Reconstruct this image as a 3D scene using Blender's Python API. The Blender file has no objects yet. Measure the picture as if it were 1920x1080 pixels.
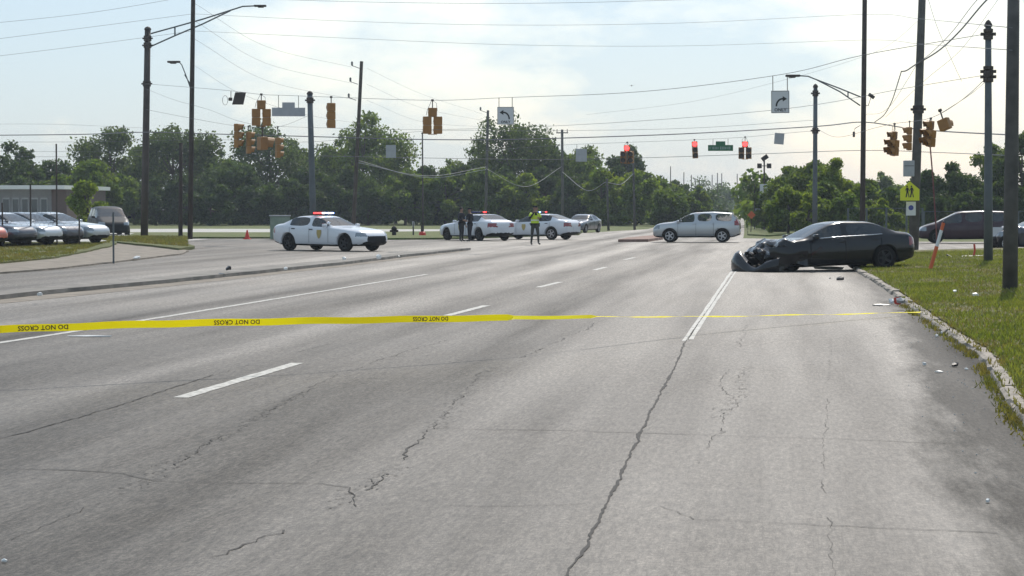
import bpy, bmesh, math, random
import numpy as np
from mathutils import Vector, Matrix, noise
from mathutils.bvhtree import BVHTree
random.seed(7); rng = np.random.default_rng(7)
S = bpy.context.scene; COL = S.collection
rad = math.radians

# ---------------------------------------------------------------- camera, sky, sun
FOC, HY, VX, EYE = 3950.0, 392.0, 1465.0, 1.7
pitch = math.atan((540-HY)/FOC)
yaw = math.atan((VX-960)/FOC*math.cos(pitch))
cd = bpy.data.cameras.new('camera'); cam = bpy.data.objects.new('camera', cd); COL.objects.link(cam)
cd.sensor_width = 36; cd.lens = FOC/1920*36; cd.clip_start = .5; cd.clip_end = 6000
cam.location = (0, 0, EYE); cam.rotation_euler = (math.pi/2-pitch, 0, yaw)
S.camera = cam
SUN_AZ, SUN_EL = rad(7), rad(47)      # sun stands ahead, a little right of the road
w = bpy.data.worlds.new('World'); S.world = w; w.use_nodes = True
nt = w.node_tree; bg = nt.nodes['Background']
sky = nt.nodes.new('ShaderNodeTexSky'); sky.sky_type = 'NISHITA'; sky.sun_disc = False
sky.sun_elevation = SUN_EL; sky.sun_rotation = SUN_AZ; sky.air_density = 1.0; sky.dust_density = 1.3; sky.ozone_density = 1.6
tc = nt.nodes.new('ShaderNodeTexCoord'); mp = nt.nodes.new('ShaderNodeMapping'); mp.inputs['Scale'].default_value = (1, 1, 2.3)
mp.inputs['Location'].default_value = (.35, .1, .08)
n1 = nt.nodes.new('ShaderNodeTexNoise'); n1.inputs['Scale'].default_value = 5.5; n1.inputs['Detail'].default_value = 9; n1.inputs['Roughness'].default_value = .58
rp = nt.nodes.new('ShaderNodeValToRGB'); rp.color_ramp.elements[0].position = .46; rp.color_ramp.elements[1].position = .60
rp.color_ramp.elements[0].color = (0, 0, 0, 1); rp.color_ramp.elements[1].color = (1, 1, 1, 1)
mx = nt.nodes.new('ShaderNodeMixRGB'); mx.blend_type = 'MULTIPLY'; mx.inputs['Color2'].default_value = (1.50, 1.29, 1.10, 1)
hz_ = nt.nodes.new('ShaderNodeMixRGB'); hz_.inputs['Fac'].default_value = .42; hz_.inputs['Color2'].default_value = (6.6, 9.0, 11.4, 1)
nt.links.new(tc.outputs['Generated'], mp.inputs['Vector']); nt.links.new(mp.outputs[0], n1.inputs['Vector'])
nt.links.new(n1.outputs['Fac'], rp.inputs['Fac']); nt.links.new(rp.outputs['Color'], mx.inputs['Fac'])
nt.links.new(sky.outputs[0], hz_.inputs['Color1']); nt.links.new(hz_.outputs[0], mx.inputs['Color1']); nt.links.new(mx.outputs[0], bg.inputs['Color'])
bg.inputs['Strength'].default_value = .1
sl = bpy.data.lights.new('sun', 'SUN'); sl.energy = 3.9; sl.angle = rad(.53); sl.color = (1, .93, .84)
so = bpy.data.objects.new('sun', sl); COL.objects.link(so)
sdir = Vector((math.sin(SUN_AZ)*math.cos(SUN_EL), math.cos(SUN_AZ)*math.cos(SUN_EL), math.sin(SUN_EL)))
so.rotation_euler = sdir.to_track_quat('Z', 'Y').to_euler()
vs = S.view_settings; vs.view_transform = 'Standard'; vs.look = 'None'; vs.exposure = 0.0; vs.gamma = 1; vs.use_curve_mapping = False

# ---------------------------------------------------------------- pixel -> place helpers
RM = cam.rotation_euler.to_matrix(); CP = Vector((0, 0, EYE))
def ray(px, py): return RM @ Vector(((px-960)/FOC, (540-py)/FOC, -1))
def G(px, py, z=0.0):
    r = ray(px, py); t = (z-EYE)/r.z; return CP + r*t
def P(px, py, D): return CP + ray(px, py)*D
def D_of(by): return (0-EYE)/ray(960, by).z
def stand(px, by=None, D=None):
    if D is None: return G(px, by)
    p = P(px, HY, D); return Vector((p.x, p.y, 0))
def zat(px, py, D): return P(px, py, D).z

# ---------------------------------------------------------------- materials
MAT = {}
def mat(name, col, rough=.6, metal=0., emit=0., alpha=1., var=.0, vscale=4., bump=0., bscale=30., coat=0., spec=.5, coords='Object'):
    if name in MAT: return MAT[name]
    m = bpy.data.materials.new(name); m.use_nodes = True; t = m.node_tree; b = t.nodes['Principled BSDF']
    c = tuple(col)+(1,) if len(col) == 3 else col
    b.inputs['Base Color'].default_value = c; b.inputs['Roughness'].default_value = rough; b.inputs['Metallic'].default_value = metal
    b.inputs['Alpha'].default_value = alpha; b.inputs['Coat Weight'].default_value = coat; b.inputs['Coat Roughness'].default_value = .05
    b.inputs['Specular IOR Level'].default_value = spec
    if emit: b.inputs['Emission Color'].default_value = c; b.inputs['Emission Strength'].default_value = emit
    if var or bump:
        x = t.nodes.new('ShaderNodeTexCoord')
    if var:
        n = t.nodes.new('ShaderNodeTexNoise'); n.inputs['Scale'].default_value = vscale; n.inputs['Detail'].default_value = 6
        r = t.nodes.new('ShaderNodeMapRange'); r.inputs['From Min'].default_value = .3; r.inputs['From Max'].default_value = .7
        r.inputs['To Min'].default_value = 1-var; r.inputs['To Max'].default_value = 1+var
        k = t.nodes.new('ShaderNodeMixRGB'); k.blend_type = 'MULTIPLY'; k.inputs['Fac'].default_value = 1; k.inputs['Color1'].default_value = c
        t.links.new(x.outputs[coords], n.inputs['Vector']); t.links.new(n.outputs['Fac'], r.inputs['Value'])
        t.links.new(r.outputs[0], k.inputs['Color2']); t.links.new(k.outputs[0], b.inputs['Base Color'])
    if bump:
        n = t.nodes.new('ShaderNodeTexNoise'); n.inputs['Scale'].default_value = bscale; n.inputs['Detail'].default_value = 4
        bp = t.nodes.new('ShaderNodeBump'); bp.inputs['Strength'].default_value = bump; bp.inputs['Distance'].default_value = .02
        t.links.new(x.outputs[coords], n.inputs['Vector']); t.links.new(n.outputs['Fac'], bp.inputs['Height']); t.links.new(bp.outputs[0], b.inputs['Normal'])
    MAT[name] = m; return m

def asphalt():
    m = bpy.data.materials.new('asphalt'); m.use_nodes = True; t = m.node_tree; b = t.nodes['Principled BSDF']; L = t.links.new; N = t.nodes.new
    g = N('ShaderNodeNewGeometry')
    def nz(scale, sc=(1, 1, 1), det=5, rough=.55):
        q = N('ShaderNodeMapping'); q.inputs['Scale'].default_value = sc; L(g.outputs['Position'], q.inputs['Vector'])
        n = N('ShaderNodeTexNoise'); n.inputs['Scale'].default_value = scale; n.inputs['Detail'].default_value = det; n.inputs['Roughness'].default_value = rough
        L(q.outputs[0], n.inputs['Vector']); return n.outputs['Fac']
    def rng_(s, a, b_, c, d):
        r = N('ShaderNodeMapRange'); r.inputs['From Min'].default_value = a; r.inputs['From Max'].default_value = b_
        r.inputs['To Min'].default_value = c; r.inputs['To Max'].default_value = d; L(s, r.inputs['Value']); return r.outputs[0]
    def mul(a, b_):
        k = N('ShaderNodeMath'); k.operation = 'MULTIPLY'; L(a, k.inputs[0]); L(b_, k.inputs[1]); return k.outputs[0]
    sep = N('ShaderNodeSeparateXYZ'); L(g.outputs['Position'], sep.inputs[0])
    # lanes: oil-dark centres and worn light wheel paths, wandering a little
    wob = rng_(nz(.06, (1, .6, 1), 3), 0, 1, -1.1, 1.1)
    ad = N('ShaderNodeMath'); ad.operation = 'ADD'; L(sep.outputs['X'], ad.inputs[0]); L(wob, ad.inputs[1])
    r = N('ShaderNodeValToRGB'); e = r.color_ramp.elements
    L(rng_(ad.outputs[0], -18, 4, 0, 1), r.inputs['Fac'])
    stops = [(-18, .86), (-14, 1.12), (-12.6, .95), (-11.4, 1.1), (-10.0, .80), (-8.9, 1.02), (-7.9, .84), (-6.7, 1.08), (-5.6, .86), (-4.6, .95), (-3.7, .83), (-2.5, 1.04), (-1.4, .98), (-.4, 1.06), (.6, .98), (1.4, 1.1), (2.2, .92), (4, .9)]
    e[0].position = 0; e[1].position = 1
    for i, (x, v) in enumerate(stops):
        p = (x+18)/22
        if i == 0: el = e[0]
        elif i == len(stops)-1: el = e[-1]
        else: el = e.new(p)
        el.position = p; el.color = (v*.5, v*.5, v*.5, 1)
    lanes = rng_(r.outputs['Color'], .4, .56, .66, 1.28)
    streak = rng_(nz(1.3, (1, .05, 1), 6, .62), .3, .7, .74, 1.22)
    patch = rng_(nz(.35, (1, .5, 1), 6, .6), .3, .7, .84, 1.14)
    fine = rng_(nz(26, (1, 1, 1), 5, .9), .32, .68, .15, 2.0)
    grit = mul(rng_(nz(30, (1, .15, 1), 4, .9), .35, .65, .28, 1.8), rng_(nz(7, (1, .4, 1), 6, .75), .3, .7, .80, 1.2))
    vo = N('ShaderNodeTexVoronoi'); vo.inputs['Scale'].default_value = 26; L(g.outputs['Position'], vo.inputs['Vector'])
    spk = rng_(vo.outputs['Distance'], .0, .11, 1.9, 1.0)
    val = mul(mul(mul(lanes, streak), mul(patch, fine)), mul(grit, spk))
    wx = N('ShaderNodeMath'); wx.operation = 'ADD'; L(sep.outputs['X'], wx.inputs[0]); L(rng_(nz(1.5, (1, .16, 1), 8, .72), .3, .7, -.30, .30), wx.inputs[1])
    wy = N('ShaderNodeMath'); wy.operation = 'SUBTRACT'; L(wx.outputs[0], wy.inputs[0]); L(rng_(sep.outputs['Y'], 15, 36, 0, .75), wy.inputs[1])
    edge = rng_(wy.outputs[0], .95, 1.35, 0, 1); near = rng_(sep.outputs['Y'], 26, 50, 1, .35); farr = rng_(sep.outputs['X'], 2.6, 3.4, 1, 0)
    gut = mul(mul(edge, near), farr); inv = rng_(gut, 0, 1, 1, .45); val = mul(mul(val, inv), rng_(sep.outputs['Y'], 17, 62, .90, 2.05))   # far road sheen painted into the base colour, brightening towards the crossing
    k = N('ShaderNodeMixRGB'); k.blend_type = 'MULTIPLY'; k.inputs['Fac'].default_value = 1; k.inputs['Color1'].default_value = (.077, .068, .0575, 1)
    L(val, k.inputs['Color2']); L(k.outputs[0], b.inputs['Base Color'])
    L(rng_(patch, .8, 1.2, .58, .68), b.inputs['Roughness']); L(mul(mul(rng_(mul(lanes, streak), .6, 1.35, .10, .65), inv), inv), b.inputs['Specular IOR Level'])
    bp = N('ShaderNodeBump'); bp.inputs['Strength'].default_value = .55; bp.inputs['Distance'].default_value = .006
    L(nz(60, (1, 1, 1), 3, .7), bp.inputs['Height']); L(bp.outputs[0], b.inputs['Normal'])
    MAT['asphalt'] = m; return m
def grass_ground(name, c1, c2, c3):
    m = bpy.data.materials.new(name); m.use_nodes = True; t = m.node_tree; b = t.nodes['Principled BSDF']; L = t.links.new; N = t.nodes.new
    g = N('ShaderNodeNewGeometry')
    a = N('ShaderNodeTexNoise'); a.inputs['Scale'].default_value = .7; a.inputs['Detail'].default_value = 8; a.inputs['Roughness'].default_value = .65
    f = N('ShaderNodeTexNoise'); f.inputs['Scale'].default_value = 14; f.inputs['Detail'].default_value = 6
    L(g.outputs['Position'], a.inputs['Vector']); L(g.outputs['Position'], f.inputs['Vector'])
    r = N('ShaderNodeValToRGB'); r.color_ramp.elements[0].position = .38; r.color_ramp.elements[1].position = .64
    r.color_ramp.elements[0].color = (*c1, 1); r.color_ramp.elements[1].color = (*c2, 1)
    e = r.color_ramp.elements.new(.52); e.color = (*c3, 1)
    mr = N('ShaderNodeMapRange'); mr.inputs['From Min'].default_value = .3; mr.inputs['From Max'].default_value = .7; mr.inputs['To Min'].default_value = .6; mr.inputs['To Max'].default_value = 1.4
    k = N('ShaderNodeMixRGB'); k.blend_type = 'MULTIPLY'; k.inputs['Fac'].default_value = 1
    L(a.outputs['Fac'], r.inputs['Fac']); L(f.outputs['Fac'], mr.inputs['Value']); L(r.outputs[0], k.inputs['Color1']); L(mr.outputs[0], k.inputs['Color2']); L(k.outputs[0], b.inputs['Base Color'])
    b.inputs['Roughness'].default_value = .9; b.inputs['Specular IOR Level'].default_value = .15
    bp = N('ShaderNodeBump'); bp.inputs['Strength'].default_value = .8; bp.inputs['Distance'].default_value = .05; L(f.outputs['Fac'], bp.inputs['Height']); L(bp.outputs[0], b.inputs['Normal'])
    MAT[name] = m; return m
def leaf_mat(name, c1, c2, trans=.35):
    m = bpy.data.materials.new(name); m.use_nodes = True; t = m.node_tree; t.nodes.remove(t.nodes['Principled BSDF']); L = t.links.new; N = t.nodes.new
    o = t.nodes['Material Output']
    g = N('ShaderNodeNewGeometry'); a = N('ShaderNodeTexNoise'); a.inputs['Scale'].default_value = .55; a.inputs['Detail'].default_value = 5; L(g.outputs['Position'], a.inputs['Vector'])
    r = N('ShaderNodeValToRGB'); r.color_ramp.elements[0].position = .35; r.color_ramp.elements[1].position = .65
    r.color_ramp.elements[0].color = (*c1, 1); r.color_ramp.elements[1].color = (*c2, 1); L(a.outputs['Fac'], r.inputs['Fac'])
    mr = N('ShaderNodeMapRange'); mr.inputs['To Min'].default_value = .6; mr.inputs['To Max'].default_value = 1.4; L(g.outputs['Random Per Island'], mr.inputs['Value'])
    k = N('ShaderNodeMixRGB'); k.blend_type = 'MULTIPLY'; k.inputs['Fac'].default_value = 1; L(r.outputs[0], k.inputs['Color1']); L(mr.outputs[0], k.inputs['Color2'])
    d = N('ShaderNodeBsdfPrincipled'); d.inputs['Roughness'].default_value = .65; d.inputs['Specular IOR Level'].default_value = .3; L(k.outputs[0], d.inputs['Base Color'])
    tr = N('ShaderNodeBsdfTranslucent'); y = N('ShaderNodeMixRGB'); y.blend_type = 'MULTIPLY'; y.inputs['Fac'].default_value = 1; y.inputs['Color2'].default_value = (1.5, 1.45, .5, 1); L(k.outputs[0], y.inputs['Color1']); L(y.outputs[0], tr.inputs['Color'])
    ms = N('ShaderNodeMixShader'); ms.inputs['Fac'].default_value = trans; L(d.outputs[0], ms.inputs[1]); L(tr.outputs[0], ms.inputs[2]); L(ms.outputs[0], o.inputs['Surface'])
    MAT[name] = m; return m
M = dict(
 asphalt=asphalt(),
 grassR=grass_ground('verge_grass', (.075, .105, .026), (.105, .14, .036), (.16, .135, .07)),
 grassL=grass_ground('dry_grass', (.12, .12, .05), (.17, .15, .08), (.10, .12, .045)),
 grassF=grass_ground('far_grass', (.07, .12, .03), (.12, .16, .05), (.15, .15, .07)),
 dirt=mat('dirt', (.22, .19, .155), .95, var=.3, vscale=2, bump=.6),
 concrete=mat('concrete', (.36, .34, .31), .85, var=.25, vscale=3, bump=.4, bscale=40),
 kerb=mat('kerb_concrete', (.30, .265, .225), .9, var=.35, vscale=5, bump=.7, bscale=25),
 pale=mat('pale_pavement', (.40, .39, .36), .85, var=.2, vscale=.6),
 paint=mat('road_paint', (.42, .41, .38), .7, var=.45, vscale=14, bump=.5, bscale=50),
 crack=mat('crack', (.042, .039, .036), .9),
 patch=mat('old_asphalt', (.078, .068, .065), .85, var=.35, vscale=9, bump=.8, bscale=70),
 steel=mat('galvanised_steel', (.10, .115, .125), .6, .3, var=.15, vscale=2),
 steeld=mat('dark_steel', (.055, .042, .036), .7, .1, var=.25, vscale=2),
 wood=mat('pole_wood', (.045, .034, .028), .9, var=.3, vscale=3, bump=.5),
 woodg=mat('grey_pole_wood', (.085, .080, .074), .9, var=.3, vscale=3, bump=.5),
 wire=mat('wire', (.13, .135, .15), .5),
 wirel=mat('pale_wire', (.30, .30, .29), .5),
 black=mat('black_plastic', (.010, .010, .012), .6, spec=.15),
 rubber=mat('rubber', (.012, .012, .012), .9, spec=.12),
 rim=mat('alloy_rim', (.42, .42, .44), .35, .85),
 rimd=mat('dark_rim', (.02, .02, .022), .5, .3),
 chrome=mat('chrome', (.75, .76, .78), .15, 1.),
 yel=mat('signal_yellow', (.29, .135, .030), .55, var=.15),
 dgreen=mat('signal_dark_green', (.05, .07, .05), .5),
 lensr=mat('red_lens', (1, .04, .04), .3, emit=5.), lensoff=mat('dark_lens', (.03, .02, .015), .3),
 white=mat('white_sign', (.62, .63, .64), .5), signback=mat('sign_aluminium', (.36, .37, .39), .45, .5, var=.08),
 signgreen=mat('sign_green', (.012, .13, .055), .5), signblack=mat('sign_black', (.015, .015, .015), .5),
 schoolyel=mat('school_yellow', (.62, .64, .02), .5), blue=mat('sign_blue', (.05, .06, .30), .5),
 tape=mat('barrier_tape', (.86, .74, .01), .45, var=.12, vscale=6), orange=mat('orange_marker', (.55, .11, .03), .5),
 redm=mat('red_marker', (.62, .03, .02), .5), brick=mat('brick', (.12, .085, .078), .9, var=.2, vscale=20), roofw=mat('pale_fascia', (.62, .63, .60), .7),
 wallg=mat('grey_wall', (.28, .28, .29), .8, var=.1), house=mat('grey_siding', (.022, .024, .024), .8), shingle=mat('roof_shingle', (.028, .030, .030), .9),
 cab=mat('cabinet_green_grey', (.22, .27, .21), .6, var=.1), bark=mat('bark', (.075, .06, .048), .95, var=.3),
 skin=mat('skin', (.30, .18, .12), .6), cloth=mat('navy_uniform', (.016, .017, .024), .85), trousers=mat('dark_trousers', (.03, .034, .03), .85),
 hair=mat('dark_hair', (.02, .015, .012), .8), vest=mat('hi_vis', (.50, .66, .03), .6), vestt=mat('reflective_tape', (.72, .74, .72), .4),
 shoe=mat('black_boot', (.012, .012, .012), .5), gold=mat('gold_badge', (.42, .33, .12), .5), debw=mat('white_shard', (.75, .75, .73), .4),
 debd=mat('dark_shard', (.025, .025, .03), .4), debg=mat('grey_shard', (.30, .31, .31), .35, .6), debr=mat('red_lens_shard', (.5, .05, .03), .3),
 headl=mat('headlight', (.22, .25, .28), .08, .3, coat=1), tail=mat('tail_light', (.22, .01, .012), .2, coat=1), amber=mat('amber_lens', (.7, .25, .03), .2, coat=1),
 lbred=mat('beacon_red', (1, .03, .03), .3, emit=7), lbblue=mat('beacon_blue', (.25, .45, 1), .3, emit=8), lbwhite=mat('beacon_white', (1, .98, 1), .3, emit=9),
 interior=mat('car_interior', (.035, .035, .037), .9), plate=mat('number_plate', (.6, .62, .66), .5),
)
leaf_mat('leaf_dark', (.034, .062, .026), (.066, .102, .036), .42)
leaf_mat('leaf_mid', (.060, .105, .028), (.13, .18, .046), .5)
leaf_mat('leaf_light', (.085, .14, .024), (.18, .23, .044), .52)
leaf_mat('leaf_sparse', (.042, .070, .028), (.086, .125, .044), .46)
_t = leaf_mat('barrier_tape_film', (.80, .72, .012), (.86, .80, .02), .42)
M['tape'] = _t
leaf_mat('blade', (.115, .15, .036), (.19, .205, .065), .45)
leaf_mat('blade_dry', (.19, .16, .07), (.12, .14, .04), .35)

# ---------------------------------------------------------------- mesh builder
def link(o, parent=None):
    COL.objects.link(o)
    if parent: o.parent = parent
    return o
def tag(o, label=None, cat=None, group=None, kind=None):
    if label: o['label'] = label
    if cat: o['category'] = cat
    if group: o['group'] = group
    if kind: o['kind'] = kind
    return o
def empty(name, loc=(0, 0, 0), rz=0., label=None, cat=None, group=None):
    o = bpy.data.objects.new(name, None); o.location = loc; o.rotation_euler = (0, 0, rz); o.empty_display_size = .2
    return tag(link(o), label, cat, group)
class MB:
    def __init__(s): s.v = []; s.f = []; s.m = []
    def add(s, vs_, fs, m=0):
        k = len(s.v); s.v += [tuple(x) for x in vs_]; s.f += [tuple(i+k for i in f) for f in fs]; s.m += [m]*len(fs); return s
    def box(s, c, d, R=None, m=0, taper=1.):
        hx, hy, hz = d[0]/2, d[1]/2, d[2]/2; c = Vector(c); vs_ = []
        for z in (-1, 1):
            k = taper if z > 0 else 1
            for x, y in ((-1, -1), (1, -1), (1, 1), (-1, 1)):
                q = Vector((x*hx*k, y*hy*k, z*hz)); vs_.append(c+(R @ q if R else q))
        return s.add(vs_, [(3, 2, 1, 0), (4, 5, 6, 7), (0, 1, 5, 4), (1, 2, 6, 5), (2, 3, 7, 6), (3, 0, 4, 7)], m)
    def bbox(s, c, d, b=.02, R=None, m=0):   # box with bevelled edges
        bm = bmesh.new(); bmesh.ops.create_cube(bm, size=1)
        for v in bm.verts: v.co = Vector((v.co.x*d[0], v.co.y*d[1], v.co.z*d[2]))
        bmesh.ops.bevel(bm, geom=bm.edges[:], offset=b, segments=2, affect='EDGES', profile=.6)
        bm.verts.ensure_lookup_table(); c = Vector(c)
        s.add([c+(R @ v.co if R else v.co) for v in bm.verts], [[v.index for v in f.verts] for f in bm.faces], m); bm.free(); return s
    def tube(s, pts, r, n=6, m=0, cap=True):
        pts = [Vector(p) for p in pts]; k = len(pts)
        rs = r if isinstance(r, (list, tuple)) else [r]*k
        vs_ = []; fs = []
        for i, p in enumerate(pts):
            d = (pts[min(i+1, k-1)]-pts[max(i-1, 0)])
            if d.length < 1e-9: d = Vector((0, 0, 1))
            d.normalize(); a = Vector((0, 0, 1)) if abs(d.z) < .9 else Vector((1, 0, 0))
            u = d.cross(a).normalized(); v = d.cross(u)
            for j in range(n):
                t = 2*math.pi*j/n; vs_.append(p+(u*math.cos(t)+v*math.sin(t))*rs[i])
        for i in range(k-1):
            for j in range(n):
                a, b = i*n+j, i*n+(j+1) % n; fs.append((a, a+n, b+n, b))
        if cap: fs.append(tuple(range(n))); fs.append(tuple((k-1)*n+j for j in reversed(range(n))))
        return s.add(vs_, fs, m)
    def lathe(s, prof, c=(0, 0, 0), axis='Z', n=24, m=0):   # prof: (r, h)
        c = Vector(c); vs_ = []; fs = []; k = len(prof)
        for r, h in prof:
            for j in range(n):
                t = 2*math.pi*j/n; x, y = r*math.cos(t), r*math.sin(t)
                q = Vector((x, y, h)) if axis == 'Z' else (Vector((x, h, y)) if axis == 'Y' else Vector((h, x, y)))
                vs_.append(c+q)
        for i in range(k-1):
            for j in range(n):
                a, b = i*n+j, i*n+(j+1) % n; fs.append((a, b, b+n, a+n))
        return s.add(vs_, fs, m)
    def poly(s, pts, z0=None, z1=None, m=0):     # prism
        n = len(pts)
        if z1 is None: return s.add([(p[0], p[1], z0) for p in pts], [tuple(range(n))], m)
        vs_ = [(p[0], p[1], z0) for p in pts]+[(p[0], p[1], z1) for p in pts]
        fs = [tuple(reversed(range(n))), tuple(range(n, 2*n))]+[(i, (i+1) % n, n+(i+1) % n, n+i) for i in range(n)]
        return s.add(vs_, fs, m)
    def build(s, name, mats, parent=None, smooth=False, label=None, cat=None, group=None, kind=None):
        me = bpy.data.meshes.new(name); me.from_pydata(s.v, [], s.f)
        for q in (mats if isinstance(mats, (list, tuple)) else [mats]): me.materials.append(q)
        me.polygons.foreach_set('material_index', s.m)
        if smooth: me.polygons.foreach_set('use_smooth', [True]*len(s.f))
        me.update(); o = bpy.data.objects.new(name, me)
        return tag(link(o, parent), label, cat, group, kind)
def fast_mesh(name, V, Fq, material, parent=None):
    me = bpy.data.meshes.new(name); nv, nf, k = len(V), len(Fq), Fq.shape[1]
    me.vertices.add(nv); me.vertices.foreach_set('co', V.astype(np.float32).ravel())
    me.loops.add(nf*k); me.loops.foreach_set('vertex_index', Fq.astype(np.int32).ravel())
    me.polygons.add(nf); me.polygons.foreach_set('loop_start', np.arange(0, nf*k, k, dtype=np.int32)); me.polygons.foreach_set('loop_total', np.full(nf, k, dtype=np.int32))
    me.materials.append(material); me.update(calc_edges=True); o = bpy.data.objects.new(name, me); return link(o, parent)
def text_mesh(txt, size, bold=.0):
    c = bpy.data.curves.new('t', 'FONT'); c.body = txt; c.size = size; c.align_x = 'CENTER'; c.align_y = 'CENTER'; c.offset = bold; c.resolution_u = 2
    o = bpy.data.objects.new('t', c); COL.objects.link(o); dg = bpy.context.evaluated_depsgraph_get()
    me = bpy.data.meshes.new_from_object(o.evaluated_get(dg)); bpy.data.objects.remove(o); bpy.data.curves.remove(c); return me

# ================================================================ SETTING
def sheet(name, pts, z, m, parent=None, z0=None, label=None, kind='structure'):
    b = MB(); b.poly([(p[0], p[1]) for p in pts], z if z0 is None else z0, None if z0 is None else z, 0)
    bm = None
    return b.build(name, m, parent, label=label, kind=kind)
sheet('ground', [(-1500, -60), (1500, -60), (1500, 3200), (-1500, 3200)], -.02, M['grassF'])
gp = lambda L: [G(x, y) for x, y in L]
road_pts = [(-70, -40), (3.2, -40), (3.2, 80), (5, 82.5), (140, 84), (140, 106), (6, 112), (-2.2, 124), (-2.6, 150), (-4.5, 260), (-9, 500), (-30, 1400), (-42, 1400), (-20, 500), (-13.5, 260), (-11.2, 178), (-14, 150), (-20, 131), (-26, 123), (-140, 122), (-140, 86), (-70, 84)]
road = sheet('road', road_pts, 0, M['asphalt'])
# ---- right verge with kerb
kpx = [(1608, 512), (1632, 526), (1655, 541), (1690, 566), (1720, 590), (1745, 607), (1770, 626), (1797, 645), (1824, 664), (1848, 686), (1857, 707), (1874, 737), (1897, 772), (1916, 800)]
K = [Vector((G(*p).x, G(*p).y)) for p in kpx]
K = [Vector((2.35, 79)), Vector((2.06, 74)), Vector((2.0, 66)), Vector((2.0, 60))]+K+[Vector((1.93, 14.5)), Vector((1.95, 12)), Vector((2.0, 9)), Vector((2.05, 2)), Vector((2.05, -30))]
KB = .13
def resample(pts, step):
    out = [pts[0]]
    for a, b in zip(pts, pts[1:]):
        n = max(1, int((b-a).length/step))
        for i in range(1, n+1): out.append(a.lerp(b, i/n))
    return out
kerb = MB(); kerb_o = bpy.data.objects.new('kerb', None); COL.objects.link(kerb_o); kerb_o['kind'] = 'structure'
KR = resample(K, 1.5)
kerb_in = []
for i, (a, b) in enumerate(zip(KR, KR[1:])):
    if b.y < -5 or (a-b).length < .2: continue
    d = (b-a).normalized(); n = Vector((-d.y, d.x))
    if n.x < 0: n = -n
    a2, b2 = a+d*.012, b-d*.012
    q = MB(); j = random.uniform(-.012, .012); h = .078+random.uniform(-.018, .012); W_ = .16+random.uniform(-.03, .01)
    prof = [(0+j, -.02), (.015+j, h-.03), (.04+j, h), (W_, h+.004), (W_, -.02)]
    rows = []
    m_ = 4
    for t in range(m_+1):
        c = a2.lerp(b2, t/m_)
        rows.append([(c.x+n.x*(o+random.uniform(-.016, .016)), c.y+n.y*o, z+(random.uniform(-.012, .006) if z > 0 else 0)) for o, z in prof])
    vs_ = [p for r_ in rows for p in r_]; k = len(prof); fs = []
    for t in range(m_):
        for s_ in range(k-1): fs.append((t*k+s_, t*k+s_+1, (t+1)*k+s_+1, (t+1)*k+s_))
    fs += [tuple(range(k)), tuple(m_*k+s_ for s_ in reversed(range(k)))]
    q.add(vs_, fs); q.build('kerb_stone', M['kerb'], kerb_o)
VR = []     # verge edge = inner edge of the kerb, a little ragged
for i, a in enumerate(resample(K, .45)):
    VR.append((a.x+.150+random.uniform(-.03, .025), a.y))
# verge as a grid with gentle undulation
def verge_z(x, y):
    e = x-2.1
    return .08+min(.22, max(0, e)*.035)+.03*noise.noise(Vector((x*.5, y*.4, 0)))*min(1, max(0, e))
vb = MB(); cols = [0, .12, .3, .6, 1, 1.6, 2.4, 3.5, 5, 7, 10, 15, 24, 45, 90]
rows = [p for p in VR]
vs_ = []
for (x, y) in rows:
    for c in cols: vs_.append((x+c, y, verge_z(x+c, y)))
k = len(cols); fs = [(i*k+j, (i+1)*k+j, (i+1)*k+j+1, i*k+j+1) for i in range(len(rows)-1) for j in range(k-1)]
fs.append(tuple(range(k)))
vb.add(vs_, fs); verge = vb.build('verge', M['grassR'], smooth=True, kind='structure')
# skirt at cross street side
sheet('verge_edge', [(2.3, 78.9), (92, 78.9), (92, 79.4), (2.3, 79.4)], .08, M['kerb'], z0=-.02)
# old dark asphalt along the kerb
pp = [(1640, 545), (1690, 572), (1745, 612), (1800, 652), (1846, 690), (1856, 712), (1872, 740), (1896, 778), (1935, 830), (2010, 960), (2090, 1100), (1905, 1100), (1890, 1020), (1868, 960), (1840, 905), (1795, 860), (1765, 815), (1760, 760), (1742, 715), (1735, 680), (1752, 650), (1722, 615), (1690, 590)]
# ---- left verge: dry grass, dirt strip, kerbs, drive
def raised(name, px, h, m, kind='structure'):
    p = [Vector((q.x, q.y)) for q in gp(px)]; p = resample(p+[p[0]], 1.2)[:-1]
    p = [(v.x+random.uniform(-.05, .05), v.y+random.uniform(-.15, .15)) for v in p]
    return sheet(name, p, h, m, z0=-.03, kind=kind)
raised('dirt_strip', [(-400, 560), (-400, 452), (230, 452), (330, 468), (352, 472), (345, 477), (240, 490), (120, 504), (0, 514), (-120, 530)], .05, M['dirt'])
raised('verge_left', [(-400, 545), (-400, 450), (212, 452), (222, 458), (205, 466), (160, 476), (100, 488), (0, 498), (-120, 512)], .11, M['grassL'])
raised('verge_island', [(150, 446.5), (262, 446), (315, 449), (350, 461), (366, 467), (336, 471.5), (300, 467), (228, 459)], .13, M['grassL'])
raised('car_lot', [(-400, 460), (-400, 440), (252, 440.5), (200, 457)], .12, M['pale'])
sheet('sidewalk', [G(*p)[:2] for p in [(318, 451.5), (372, 448.5), (395, 448.5), (345, 452.5)]], .02, M['pale'], z0=-.01)
raised('far_verge', [(-500, 447), (-500, 438), (520, 438), (830, 436), (1092, 436), (1085, 441), (900, 447), (830, 449), (700, 450), (520, 447.5)], .10, M['grassF'])
sheet('far_lot', [G(*p)[:2] for p in [(-400, 441), (-400, 429.5), (400, 429), (900, 430), (1060, 434), (520, 440)]], .0, M['pale'], z0=-.015)
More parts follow.
